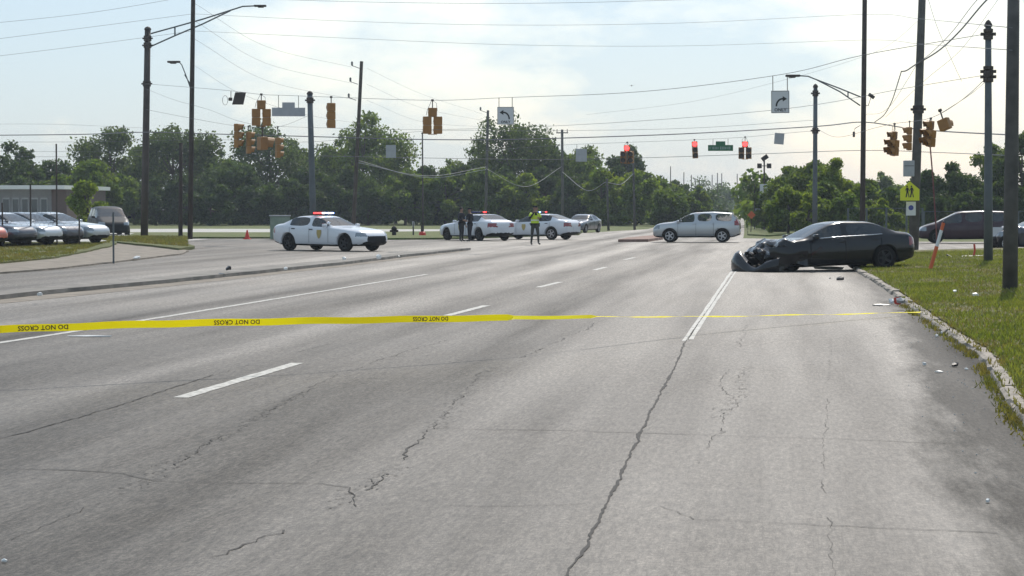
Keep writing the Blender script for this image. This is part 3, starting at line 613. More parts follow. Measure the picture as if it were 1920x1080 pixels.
# ================================================================ WIRES
def wire(pts, r, label, group='overhead wires', sag=0., m='wire', cat='cable'):
    r = r*.62 if r < .02 else r*.8
    P3 = [P(*p) if len(p) == 3 else Vector(p) for p in pts]; out = []
    n = len(P3)
    ex = [P3[0]*2-P3[1]]+P3+[P3[-1]*2-P3[-2]]
    for i in range(n-1):
        p0, p1, p2, p3 = ex[i:i+4]
        for k_ in range(8):
            t = k_/8
            q = .5*((2*p1)+(p2-p0)*t+(2*p0-5*p1+4*p2-p3)*t*t+(3*p1-p0-3*p2+p3)*t**3) if n > 2 else p1.lerp(p2, t)
            if sag: q = q-Vector((0, 0, sag*4*t*(1-t)))
            out.append(q)
    out.append(P3[-1])
    MB().tube(out, r, 5).build('cable', M[m], None, smooth=True, label=label, cat=cat, group=group)
wire([(-60, 48, 118), (160, 25, 118), (362, -8, 118)], .014, 'topmost thin wire crossing the upper left corner down to the frame edge')
wire([(-60, 80, 118), (160, 52, 118), (362, 26, 118)], .014, 'middle thin wire of three at the upper left')
wire([(-60, 112, 118), (160, 85, 118), (362, 58, 118)], .014, 'lowest thin wire of the sloping three at the upper left')
wire([(362, -6, 118), (700, 4, 112), (1000, 6, 108), (1300, -1, 106), (1621, -12, 104)], .014, 'highest wire crossing the sky just under the top edge')
wire([(362, 26, 118), (660, 40, 112), (960, 47, 108), (1280, 43, 106), (1621, 27, 104), (1721, 35, 82), (1898, 52, 40)], .012, 'second wire from the top spanning the whole sky')
wire([(362, 58, 118), (660, 72, 112), (960, 84, 108), (1280, 86, 106), (1621, 75, 104), (1721, 82, 82), (1898, 94, 40)], .012, 'third wire from the top spanning the whole sky')
for i, (a, b, t) in enumerate([(5, 126, 'upper'), (38, 156, 'middle'), (72, 186, 'lower')]):
    wire([(363, a, 118), (500, (a+b)/2+22, 138), (660, b, D7)], .013, t+' thin wire sagging from the tall left pole to the leaning pole')
    wire([(688, b+2, D7), (790, b+50-i*4, 180), (905, 214+i*12, D8)], .012, t+' thin wire running from the leaning pole down towards the arrow sign')
wire([(360, 120, 118), (450, 175, 118), (575, 215, 118), (700, 235, 150)], .01, 'faint wire passing behind the back of the street sign')
NS = [(272, 157, D1), (360, 164, 110), (430, 170, 105), (490, 177, 101), (540, 179, 99), (620, 182, 95), (810, 188, 88), (948, 183, 84), (1200, 172, 76), (1463, 140, 70), (1620, 103, 64), (1852, 63, D4)]
wire(NS, .015, 'long span wire carrying the yellow signal heads across the near side')
wire([(272, 166, D1), (326, 187, 113), (390, 205, 110), (470, 232, 104), (620, 240, 95), (810, 243, 88), (1100, 233, 79), (1463, 205, 70), (1700, 165, 62), (1852, 140, D4)], .011, 'lower tether wire under the near row of yellow signals')
wire([(-60, 254, 125), (150, 252, 125), (272, 248, 120), (430, 252, 120), (583, 256, 119), (760, 261, 118), (911, 262, 116), (1053, 259, 115), (1280, 251, 113), (1530, 237, 112), (1617, 229, 105), (1700, 240, 100), (1780, 247, 95), (1898, 253, 90)], .034, 'thick black communication cable crossing the whole view above the trees')
wire([(-60, 266, 128), (150, 266, 128), (400, 262, 128), (583, 266, 125), (800, 246, 122), (1060, 245, 120), (1300, 240, 116), (1530, 225, 113)], .014, 'thin cable just below the thick one at left')
wire([(-60, 233, 130), (100, 233, 130), (272, 240, 130)], .010, 'faint wire above the left trees')
wire([(-60, 283, 140), (150, 284, 140), (272, 282, 140)], .014, 'upper of two low wires above the school building')
wire([(-60, 293, 140), (150, 294, 140), (272, 293, 140)], .014, 'lower of two low wires above the school building')
wire([(583, 292, 150), (735, 295, 150), (1000, 299, 150), (1200, 296, 148), (1440, 288, 140), (1617, 282, 120), (1760, 286, 110), (1898, 292, 95)], .022, 'dark cable passing below the red signal heads')
FS = [(911, 282, 150), (1053, 272, 140), (1176, 267, 135), (1303, 262, 133), (1397, 257, 133), (1460, 251, 125), (1529, 245, D3)]
wire(FS, .016, 'span wire carrying the red lit signals and the green street sign')
wire([(272, 205, D1), (360, 222, 116), (445, 236, 116), (520, 238, 116), (583, 215, D2)], .014, 'span wire of the small left signal row')
wire([(1529, 240, D3), (1570, 257, 105), (1640, 240, 92), (1675, 232, 84), (1742, 222, 74), (1800, 190, 65), (1853, 143, D4)], .014, 'span wire from the slim pole to the right verge pole')
wire([(1900, -40, 60), (1850, 0, 66), (1800, 58, 72), (1760, 95, 78), (1717, 121, 82), (1700, 132, 84), (1690, 134, 84)], .034, 'thick cable curving down from the top right to the leaning pole')
wire([(1880, -40, 60), (1832, 0, 66), (1785, 60, 73), (1745, 100, 79), (1716, 122, 82)], .018, 'thinner cable running beside the thick curved one at top right')
wire([(1690, 134, 84), (1682, 160, 88), (1672, 190, 92), (1658, 215, 96), (1640, 229, 104)], .026, 'drop cable hanging from the leaning pole down to the thin pole')
wire([(1718, 122, 82), (1700, 152, 88), (1672, 195, 94), (1650, 212, 98), (1622, 214, 104)], .012, 'thin drop cable beside the leaning pole')
wire([(1890, -30, 60), (1860, 15, 66), (1800, 95, 74), (1735, 150, 80), (1660, 220, 98)], .010, 'faint sloping wire crossing behind the strain pole at right')
wire([(1735, -20, 82), (1757, 50, 84), (1787, 118, 88), (1803, 152, 90)], .012, 'thin wire hanging diagonally between the two right poles')
wire([(1852, 150, D4), (1815, 180, 60), (1760, 215, 70)], .010, 'short slack lead from the strain pole towards the signals')
wire([(1720, 40, 82), (1680, 75, 90), (1640, 98, 98), (1560, 125, 104), (1470, 150, 108), (1300, 190, 112), (1100, 215, 116)], .008, 'faint wire drooping from the leaning pole far to the left')
for (a, b_, c, t) in [((668, 304, 165), (800, 330, 180), (911, 313, 198), 'pale slack cable left of the middle pole before the wood'), ((668, 300, 165), (800, 333, 180), (911, 318, 198), 'second pale slack cable left of the middle pole'), ((911, 316, 198), (985, 350, 200), (1054, 312, 205), 'pale slack cable between the middle pole and the crossarm pole'), ((1054, 322, 205), (1100, 357, 190), (1138, 340, 168), 'pale slack cable right of the crossarm pole'), ((1138, 342, 168), (1165, 345, 170), (1188, 325, 172), 'pale slack cable between the two short pale poles')]:
    wire([a, b_, c], .028, t, m='wirel')

# ================================================================ SIGNALS AND SIGNS
def section(root, c, lens, visor_len=.24):
    q = MB(); q.bbox(c, (.35, .20, .35), .03); q.build('housing', M['yel'], root)
    q = MB(); q.lathe([(.01, 0), (.15, 0), (.15, -.02)], Vector(c)+Vector((0, -.105, 0)), 'Y', 14); q.build('lens', M[lens], root)
    v = MB(); n = 9; c = Vector(c)+Vector((0, -.10, 0)); pts = []
    for j in range(n):
        t = math.pi*(-.18+1.36*j/(n-1)); x, z = .165*math.cos(t), .165*math.sin(t); pts.append([c+Vector((x, 0, z)), c+Vector((x*1.0, -visor_len*(.6+.4*max(0, math.sin(t))), z-.015))])
    vs_ = [p for a in pts for p in a]; v.add(vs_, [(2*j, 2*j+2, 2*j+3, 2*j+1) for j in range(n-1)]); v.add([(p[0]*1, p[1], p[2]+.006) for p in vs_], [(2*j+1, 2*j+3, 2*j+2, 2*j) for j in range(n-1)]); v.build('visor', M['yel'], root)
def signal(px, top, bot, D, rz, kind, label, wire_y, lit=None, tilt=0., name='traffic_signal', group='traffic signals hanging on span wires'):
    Hh = .37 if kind == 1 else 1.07; p = P(px, (top+bot)/2, D); s = (bot-top)*D/FOC/Hh
    root = empty(name, p, rz, label, 'traffic light', group); root.rotation_euler = (0, tilt, rz); root.scale = (s, s, s)
    if kind == 3:
        for i in range(3): section(root, (0, 0, .357*(1-i)), lit if (lit and i == 0) else 'lensoff')
    elif kind == 1:
        section(root, (0, 0, 0), 'lensoff')
    elif kind == 5:
        section(root, (0, 0, .357), lit if lit else 'lensoff')
        for sx in (-.22, .22):
            for i in range(2): section(root, (sx, 0, -.357*i), 'lensoff')
        
        for zb_ in (.17, -.55): q = MB(); q.box((0, 0, zb_), (.36, .08, .03)); q.build('bracket', M['yel'], root)
    zt = (P(px, wire_y, D).z-p.z)/s
    q = MB(); q.tube([(0, 0, .17 if kind == 1 else .53), (0, 0, zt)], .022, 6); q.box((0, 0, zt), (.10, .06, .08)); q.build('hanger', M['steeld'], root)
    if kind == 5:
        q = MB(); q.tube([(.04, 0, zt-.02), (.22, 0, .42), (.26, 0, .22)], .010, 5); q.tube([(-.02, 0, zt-.02), (-.16, 0, zt-.12), (-.2, 0, .4)], .010, 5); q.build('lead', M['wire'], root)
PI = math.pi
signal(490, 188, 236, 101, PI+.35, 5, 'yellow backed five section signal left of the back of the street sign', 177)
signal(621, 193, 240, 95, PI+.45, 3, 'single yellow three section signal between the steel pole and leaning pole', 182)
signal(811, 202, 251, 88, PI+.30, 5, 'yellow five section signal hanging alone at the upper centre', 188)
signal(444, 232, 277, 116, PI/2+.05, 3, 'edge on signal head, leftmost of the low left row', 236)
signal(466, 247, 288, 116, PI/2+.5, 3, 'rusty yellow signal head second in the low left row', 237)
signal(492, 256, 282, 118, PI/2+.6, 1, 'small square yellow signal head in the low left row', 238)
signal(521, 258, 296, 116, PI/2+.6, 3, 'bright orange yellow signal head at the right of the low left row', 238)
signal(1176, 272, 306, 134, -.1, 5, 'five section signal with a red lamp lit before the dark trees', 267, 'lensr')
signal(1303, 265, 297, 133, .1, 3, 'three section signal with its red lamp lit left of the green street sign', 262, 'lensr', -.06)
signal(1397, 265, 298, 133, 0, 5, 'five section signal with red lamp lit right of the green street sign', 257, 'lensr')
signal(1675, 246, 291, 84, -PI/2+.45, 5, 'yellow five section signal seen side on left of the leaning pole', 232, tilt=.12)
signal(1705, 238, 282, 81, -PI/2+.1, 3, 'three visor signal seen edge on against the leaning pole', 228, tilt=.05)
signal(1743, 226, 274, 76, -PI/2+.45, 5, 'yellow five section signal seen side on right of the leaning pole', 222, tilt=.15)
signal(1771, 222, 245, 70, PI-.6, 1, 'small tilted dark backed signal right of the leaning pole', 205, tilt=.35)
def hang_sign(px, py, wd, hp, D, face, label, cat, wy, kind='plain', tilt=0., rz=None, name='hanging_sign', group=None):
    p = P(px, py, D); root = empty(name, p, yaw if rz is None else rz, label, cat, group); root.rotation_euler = (0, tilt, root.rotation_euler.z)
    W_, H_ = wd*D/FOC, hp*D/FOC; b = MB()
    if kind == 'street':
        hb = H_*.62; b.box((0, 0, -H_/2+hb/2), (W_, .03, hb)); b.box((0, 0, H_/2-H_*.19), (W_*.38, .03, H_*.38))
    else: b.box((0, 0, 0), (W_, .02, H_))
    b.build('panel', M[face], root)
    zt = P(px, wy, D).z-p.z
    for sx in (-.8, .8) if kind != 'street' else (-.6, .6):
        q = MB(); x = sx*W_/2; q.tube([(x, .02, -H_*.4), (x, .02, zt)], .014, 5); q.build('hanger', M['steeld'], root)
    return root, W_, H_
def arrow(root, W_, H_, flip):
    pts = []; n = 10; s = W_
    path = []
    for i in range(n+1):
        t = i/n; a = rad(95*t); path.append((-.22*s+.36*s*(1-math.cos(a))*.95, -.20*H_+.36*s*math.sin(a)*1.15))
    b = MB(); vs_ = []
    for i, (x, z) in enumerate(path):
        x2, z2 = path[min(i+1, n)]; x1, z1_ = path[max(i-1, 0)]; d = Vector((x2-x1, z2-z1_)).normalized(); nn = Vector((-d.y, d.x))*.045*s
        vs_ += [((x-nn.x)*flip, -.0135, z-nn.y), ((x+nn.x)*flip, -.0135, z+nn.y)]
    b.add(vs_, [(2*i, 2*i+2, 2*i+3, 2*i+1) for i in range(n)])
    x, z = path[-1]; b.add([((x-.02*s)*flip, -.0135, z+.15*s), ((x+.22*s)*flip, -.0135, z), ((x-.02*s)*flip, -.0135, z-.15*s)], [(0, 1, 2)])
    b.build('arrow', M['signblack'], root)
    me = text_mesh('ONLY', H_*.2, .004); me.materials.append(M['signblack']); o = bpy.data.objects.new('lettering', me); link(o, root); o.rotation_euler = (PI/2, 0, 0); o.location = (0, -.0135, -.36*H_)
    q = MB(); t = .012
    for sx in (-1, 1): q.box((sx*(W_/2-t*1.2), -.013, 0), (t, .004, H_-t*2))
    for sz in (-1, 1): q.box((0, -.013, sz*(H_/2-t*1.2)), (W_-t*4, .004, t))
    q.build('border', M['signblack'], root)
r_, W_, H_ = hang_sign(948, 217, 31, 33, 84, 'white', 'hanging white sign with a black left turn arrow', 'sign', 183, name='arrow_sign', group='turn arrow signs'); arrow(r_, W_, H_, -1)
r_, W_, H_ = hang_sign(1463, 191, 34, 42, 70, 'white', 'hanging white sign with a black right turn arrow', 'sign', 142, tilt=-.01, name='arrow_sign', group='turn arrow signs'); arrow(r_, W_, H_, 1)
hang_sign(541, 205, 62, 26, 99, 'signback', 'grey back of a long street name sign with raised middle, beside the steel pole', 'street sign', 179, 'street', name='street_name_sign', rz=yaw+.1)
r_, W_, H_ = hang_sign(1351, 274, 47, 18, 133, 'signgreen', 'green street name sign with raised middle between two red signals', 'street sign', 260, 'street', name='street_name_sign')
q = MB(); x = -W_*.42
while x < W_*.42:
    w0 = random.uniform(.04, .08); 
    if random.random() < .85: q.box((x, -.018, -H_*.2), (w0, .004, H_*random.uniform(.22, .32)))
    x += w0+.035
q.build('lettering', mat('worn_lettering', (.22, .30, .27), .6), r_)
hang_sign(1461, 260, 18, 21, 124, 'signback', 'small tilted grey sign back below the right turn arrow sign', 'sign', 251, tilt=.08)
hang_sign(1090, 291, 21, 24, 138, 'signback', 'flat grey sign before the broad dark tree', 'sign', 271)
hang_sign(733, 284, 19, 24, 138, 'signback', 'faint grey sign hanging before the tree right of the leaning pole', 'sign', 262)
# detector panel with loop at the upper left
D = 106; p = P(447, 184, D); root = empty('detector_sign', p, yaw, 'dark slanted panel with a cable loop hanging left of the yellow signals', 'sign')
s = D/FOC; b = MB(); b.add([(-12*s, 0, -12*s), (9*s, 0, -12*s), (14*s, 0, 11*s), (-6*s, 0, 11*s)]+[(-12*s, .08, -12*s), (9*s, .08, -12*s), (14*s, .08, 11*s), (-6*s, .08, 11*s)], [(0, 1, 2, 3), (7, 6, 5, 4), (0, 4, 5, 1), (1, 5, 6, 2), (2, 6, 7, 3), (3, 7, 4, 0)]); b.build('panel', M['steeld'], root)
b = MB(); b.bbox((-15*s, 0, -2*s), (7*s, .14, 6*s), .02); b.tube([(-14*s, 0, 0), (-14*s, 0, 13*s)], .02, 5); b.build('mount', M['steeld'], root)
b = MB(); b.tube([(-25*s+5*s*math.cos(t*.5236), .02, -4*s+9*s*math.sin(t*.5236)) for t in range(13)], .012, 5); b.build('cable_loop', M['wire'], root)
# school crossing sign + plate + box on the leaning pole
D = 80; p = P(1706, 359, D); root = empty('school_sign', p, yaw, 'yellow green pentagon school crossing sign with two walking figures', 'sign')
s = D/FOC; b = MB(); pent = [(-18, -17), (18, -17), (18, 4), (0, 19), (-18, 4)]
b.add([(x*s, 0, z*s) for x, z in pent]+[(x*s, .02, z*s) for x, z in pent], [(0, 1, 2, 3, 4), (9, 8, 7, 6, 5)]+[(i, i+5, (i+1) % 5+5, (i+1) % 5) for i in range(5)]); b.build('panel', M['schoolyel'], root)
for ox in (-4.2, 4.0):
    b = MB(); y0 = -.006
    def pl2(L): b.add([((x+ox)*s, y0, z*s) for x, z in L], [tuple(range(len(L)))])
    pl2([(-1.2+1.6*math.cos(a*.785), 9.5+1.7*math.sin(a*.785)) for a in range(8)]); pl2([(-2.6, 7.4), (1.2, 7.4), (1.6, -2), (-2.4, -2)]); pl2([(-2.4, -2.02), (.2, -2.02), (-1.8, -11), (-4, -11)]); pl2([(.25, -2.02), (1.6, -2.02), (3.8, -11), (1.8, -11)]); pl2([(1.25, 7), (3.8, 1), (3, .4), (1.3, 4)]); pl2([(-2.65, 7), (-4.8, 1.6), (-4, 1), (-2.6, 4)])
    b.build('figure', M['signblack'], root)
p = P(1708, 391, D+.4); root = empty('plaque', p, yaw, 'small white plaque with a blue mark below the school sign', 'sign'); b = MB(); b.box((0, 0, 0), (18*s, .02, 26*s)); b.build('panel', M['white'], root)
b = MB(); b.lathe([(.005, 0), (.10, 0)], (0, -.013, .03), 'Y', 12); b.build('emblem', M['blue'], root)
p = P(1704, 316, D+.2); root = empty('control_box', p, yaw, 'grey box strapped to the leaning pole above the school sign', 'box'); b = MB(); b.bbox((0, 0, 0), (20*s, .18, 30*s), .02); b.build('box_body', M['signback'], root); b = MB(); b.box((0, -.1, .1), (18*s, .012, .02)); b.build('door_seam', M['steeld'], root)
# beacon post at the far right corner
D = 165; base = stand(1433, D=D); root = empty('beacon_post', base, 0, 'thin post with twin beacons and a small solar panel at the far corner', 'signal'); A = lambda x, y: P(x, y, D)-base
b = MB(); b.tube([(0, 0, 0), A(1433, 298)], .06, 8); b.build('post', M['redm'] if False else M['steeld'], root)
b = MB(); b.box(A(1434, 296), (.55, .05, .34), Matrix.Rotation(rad(-35), 3, 'Y')); b.build('solar_panel', M['black'], root)
for x in (1424, 1442): b = MB(); b.bbox(A(x, 311), (.36, .25, .38), .04); b.lathe([(.01, 0), (.13, 0), (.16, -.15)], A(x, 311)+Vector((0, -.13, 0)), 'Y', 10); b.tube([A(1433, 311), A(x, 311)], .03, 5); b.build('beacon', M['steeld'], root)
b = MB(); b.box(A(1435, 360), (.85, .04, 1.25)); b.build('sign_panel', M['white'], root)
D = 170; base = stand(1415, D=D); root = empty('street_sign_post', base, 0, 'thin post with a small dark blade sign left of the twin beacons', 'sign post'); A = lambda x, y: P(x, y, D)-base
b = MB(); b.tube([(0, 0, 0), A(1415, 345)], .045, 6); b.build('post', M['steeld'], root); b = MB(); b.box(A(1420, 393), (.5, .03, .18)); b.build('blade', M['signback'], root)
D = 150; base = stand(1408, D=D); root = empty('warning_sign', base, 0, 'small orange diamond sign beside the far road', 'sign'); A = lambda x, y: P(x, y, D)-base
b = MB(); b.box(A(1409, 403), (.42, .03, .42), Matrix.Rotation(rad(45), 3, 'Y')); b.build('panel', M['orange'], root); b = MB(); b.tube([(0, .05, 0), A(1409, 405)+Vector((0, .05, 0))], .03, 6); b.build('post', M['steeld'], root)
# small camera/lamp on the slim pole
D = 108; p = P(1601, 252, D); root = empty('camera_unit', p, 0, 'small dark device hanging left of the thin wooden pole', 'camera'); b = MB(); b.bbox((0, 0, 0), (.12, .12, .28), .03); b.build('body', M['steeld'], root); b = MB(); b.tube([(0, 0, .12), (.05, 0, .3), (.3, 0, .45)], .015, 5); b.build('bracket', M['steeld'], root)
# cabinet, cone, markers on the far verge
p = stand(525, 449); root = empty('signal_cabinet', p, yaw+.12, 'green grey traffic control cabinet behind the nearest police car', 'cabinet'); b = MB(); b.bbox((0, 0, .66), (1.1, .7, 1.28), .03); b.build('cabinet_body', M['cab'], root); b = MB(); b.bbox((0, -.36, .66), (.92, .03, 1.1), .01); b.box((.36, -.385, .7), (.03, .03, .16)); b.build('door', M['cab'], root); b = MB(); b.bbox((0, 0, 1.33), (1.2, .8, .06), .02); b.build('lid', M['signback'], root)
p = stand(463.5, 448.5); root = empty('traffic_cone', p, 0, 'small red traffic cone on the far side of the cross street', 'cone'); b = MB(); b.lathe([(.15, .04), (.035, .52), (.02, .53), (.001, .53)], n=12); b.build('cone_body', M['redm'], root, smooth=True); b = MB(); b.bbox((0, 0, .02), (.38, .38, .04), .015); b.build('cone_base', M['redm'], root)
p = stand(739, 444); root = empty('hydrant', p, 0, 'dark stubby hydrant on the far verge right of the police sedan', 'hydrant'); b = MB(); b.lathe([(.20, 0), (.20, .05), (.13, .07), (.14, .42), (.18, .45), (.18, .5), (.12, .60), (.04, .66), (.001, .68)], n=12); b.build('barrel', M['black'], root, smooth=True); b = MB(); b.tube([(-.26, 0, .36), (.26, 0, .36)], .07, 8); b.build('outlet', M['black'], root)
p = stand(775, 444); root = empty('marker_post', p, 0, 'thin pale marker post on the far verge', 'marker'); b = MB(); b.tube([(0, 0, 0), (0, 0, .9)], .05, 6); b.build('post', M['woodg'], root); b = MB(); b.bbox((0, 0, .78), (.12, .06, .3), .01); b.build('marker_plate', M['white'], root)
p = stand(792, 444); root = empty('bollard', p, 0, 'dark bollard beside the thin pale marker post', 'bollard'); b = MB(); b.tube([(0, 0, 0), (0, 0, .72)], .10, 8); b.build('post', M['steeld'], root); b = MB(); b.lathe([(.17, 0), (.22, .03), (.2, .28), (.1, .32)], n=10); b.build('foot', M['redm'], root)

# ================================================================ BUILDINGS
D = 185; base = stand(-18, D=D); root = empty('school_building', base, .04, 'low flat roofed school building with brick end wall at the far left', 'building'); s = D/FOC; Hb = zat(0, 349, D)
b = MB(); b.box((-6.7, 6, Hb/2), (24.6, 12, Hb-.35)); b.build('wall', M['wallg'], root)
b = MB(); b.box((6.3, 5.7, (Hb-.3)/2), (1.35, 12.2, Hb-.3)); b.build('brick_wall', M['brick'], root)
b = MB(); b.box((-5.9, 5.4, Hb-.12), (26.2, 14.4, .34)); b.build('roof', M['roofw'], root)
for i in range(14):
    x = -6.2+i*.85; f = MB(); f.box((x, -.06, Hb*.45), (.62, .08, Hb*.55)); fo = f.build('window', mat('window_frame', (.45, .46, .47), .5), root); g = MB(); g.box((x, -.12, Hb*.45), (.50, .03, Hb*.48)); g.build('pane', mat('dark_glass', (.05, .06, .07), .1, spec=.8), fo)
# fences
def chain_fence(name, pts, h, label, postr=.03, rail=True, mesh_step=.28, m='steel'):
    root = empty(name, (0, 0, 0), 0, label, 'fence')
    for i, p in enumerate(pts):
        q = MB(); q.tube([(p[0], p[1], 0), (p[0], p[1], p[2] if len(p) > 2 else h)], postr, 6); q.build('post', M[m], root)
    for i, (a, b) in enumerate(zip(pts, pts[1:])):
        if rail: q = MB(); q.tube([(a[0], a[1], h), (b[0], b[1], h)], .018, 5); q.build('rail', M[m], root)
    q = MB()
    for a, b in zip(pts, pts[1:]):
        A_ = Vector((a[0], a[1], 0)); B_ = Vector((b[0], b[1], 0)); L_ = (B_-A_).length; n = int(L_/mesh_step)
        for k_ in range(-int(h/mesh_step), n):
            for sg in (0, 1):
                x0, z0, x1, z1_ = k_*mesh_step, 0, k_*mesh_step+h, h
                if x0 < 0: z0 -= x0; x0 = 0
                if x1 > L_: z1_ -= (x1-L_); x1 = L_
                if x1-x0 < .05: continue
                if sg: z0, z1_ = h-z0, h-z1_
                q.tube([A_.lerp(B_, x0/L_)+Vector((0, 0, z0)), A_.lerp(B_, x1/L_)+Vector((0, 0, z1_))], .0035, 3, cap=False)
    o = q.build('chain_mesh', M[m], root); o['kind'] = 'stuff'
fp = []
for x, y, t in [(-60, 470, 345), (5, 467, 380), (58, 466, 345), (107, 464.5, 270), (149, 464, 408), (213, 494, 398)]:
    p = G(x, y); fp.append((p.x, p.y, zat(x, t, D_of(y))))
chain_fence('lot_fence', fp[:5], 1.7, 'chain link fence with uneven dark posts before the parked cars', .035, rail=False, m='steeld', mesh_step=.34)
b = MB(); p = fp[5]; b.tube([(p[0], p[1], 0), (p[0], p[1], p[2])], .03, 6); b.build('fence_post', M['steel'], None, label='lone thin grey post on the dirt strip right of the parked cars', cat='post')
def fr(px, D): p = stand(px, D=D); return (p.x, p.y)
chain_fence('yard_fence', [fr(x, 128) for x in (1590, 1625, 1662, 1700, 1730)], 1.75, 'grey chain link fence behind the trunk of the black car', .07, mesh_step=.3)
chain_fence('yard_fence', [fr(x, 126) for x in (1733, 1790, 1850, 1910, 1970)], 1.55, 'fence with a pale top rail behind the maroon minivan', .04, mesh_step=.3)

# ================================================================ VEHICLES
def interp(tab, x):
    xs = [t[0] for t in tab]
    if x >= xs[0]: return tab[0][1]
    for (a, va), (b, vb_) in zip(tab, tab[1:]):
        if x <= a and x >= b: return va+(vb_-va)*(a-x)/(a-b)
    return tab[-1][1]
SPEC = {
 'sedan': dict(L=(2.52, -2.52), W=.95, wb=(1.56, -1.49), wr=.345, bot=[(2.52, .34), (2.3, .22), (1, .19), (-2, .22), (-2.52, .36)],
   belt=[(2.52, .56), (2.44, .68), (2.2, .78), (1.4, .88), (.75, .95), (-1.0, 1.0), (-1.9, 1.04), (-2.35, 1.0), (-2.52, .86)],
   top=[(2.52, .60), (2.44, .73), (2.2, .86), (1.4, .95), (.85, 1.0), (.80, 1.03), (.20, 1.32), (-.05, 1.41), (-.5, 1.465), (-1.0, 1.45), (-1.35, 1.37), (-1.85, 1.15), (-2.0, 1.11), (-2.35, 1.09), (-2.52, .92)],
   wid=[(2.52, .62), (2.42, .80), (2.15, .90), (1.6, .945), (0, .94), (-1.6, .95), (-2.3, .88), (-2.46, .80), (-2.52, .66)],
   cowl=.85, roofF=.02, roofR=-1.15, deck=-1.95, side=(.62, -1.45), pill=[-.32], grille=(.40, .62, .55), hl=(.60, .76), tl=(.74, .95)),
 'suv': dict(L=(2.36, -2.36), W=.93, wb=(1.42, -1.42), wr=.36, bot=[(2.36, .40), (2.2, .27), (1, .26), (-2, .27), (-2.36, .42)],
   belt=[(2.36, .66), (2.28, .84), (2.0, .98), (1.2, 1.05), (.8, 1.07), (-1.9, 1.14), (-2.3, 1.12), (-2.36, .95)],
   top=[(2.36, .72), (2.28, .90), (2.0, 1.04), (1.25, 1.12), (1.15, 1.15), (.45, 1.52), (.15, 1.62), (-.6, 1.68), (-1.5, 1.66), (-1.95, 1.60), (-2.2, 1.28), (-2.30, 1.15), (-2.36, 1.0)],
   wid=[(2.36, .66), (2.26, .82), (2.0, .90), (1.4, .92), (-1.6, .92), (-2.2, .87), (-2.36, .74)],
   cowl=1.18, roofF=.30, roofR=-1.9, deck=-2.28, side=(.98, -1.95), pill=[.02, -.95], grille=(.50, .80, .5), hl=(.74, .94), tl=(.92, 1.25)),
 'van': dict(L=(2.55, -2.55), W=.97, wb=(1.62, -1.45), wr=.35, bot=[(2.55, .36), (2.4, .24), (1, .2), (-2.2, .24), (-2.55, .4)],
   belt=[(2.55, .6), (2.45, .76), (2.1, .92), (1.5, 1.02), (1.2, 1.04), (-2.2, 1.12), (-2.5, 1.08), (-2.55, .9)],
   top=[(2.55, .66), (2.45, .82), (2.1, .98), (1.65, 1.10), (1.55, 1.14), (.75, 1.55), (.45, 1.68), (-.3, 1.75), (-1.9, 1.73), (-2.3, 1.66), (-2.45, 1.3), (-2.52, 1.1), (-2.55, .95)],
   wid=[(2.55, .66), (2.42, .82), (2.1, .92), (1.6, .965), (-1.8, .965), (-2.4, .90), (-2.55, .8)],
   cowl=1.58, roofF=.58, roofR=-2.25, deck=-2.5, side=(1.32, -2.1), pill=[.25, -.85], grille=(.45, .68, .5), hl=(.66, .86), tl=(.85, 1.25)),
}
def subsurf_eval(me, lv, extra=None):
    o = bpy.data.objects.new('tmp', me); COL.objects.link(o)
    md = o.modifiers.new('s', 'SUBSURF'); md.levels = lv; md.render_levels = lv
    cut = []
    if extra:
        for c in extra:
            b = o.modifiers.new('b', 'BOOLEAN'); b.operation = 'DIFFERENCE'; b.object = c; b.solver = 'EXACT'
    dg = bpy.context.evaluated_depsgraph_get(); dg.update(); r = bpy.data.meshes.new_from_object(o.evaluated_get(dg), preserve_all_data_layers=True, depsgraph=dg)
    bpy.data.objects.remove(o); return r
VB = {}
def paint(name, col, metal=.0, rough=.28):
    return mat(name, col, rough, metal, coat=1., spec=.5)
glass_d = mat('tinted_glass', (.014, .018, .022), .04, alpha=.90, spec=.9); glass_c = mat('clear_glass', (.02, .03, .03), .04, alpha=.38, spec=1.)
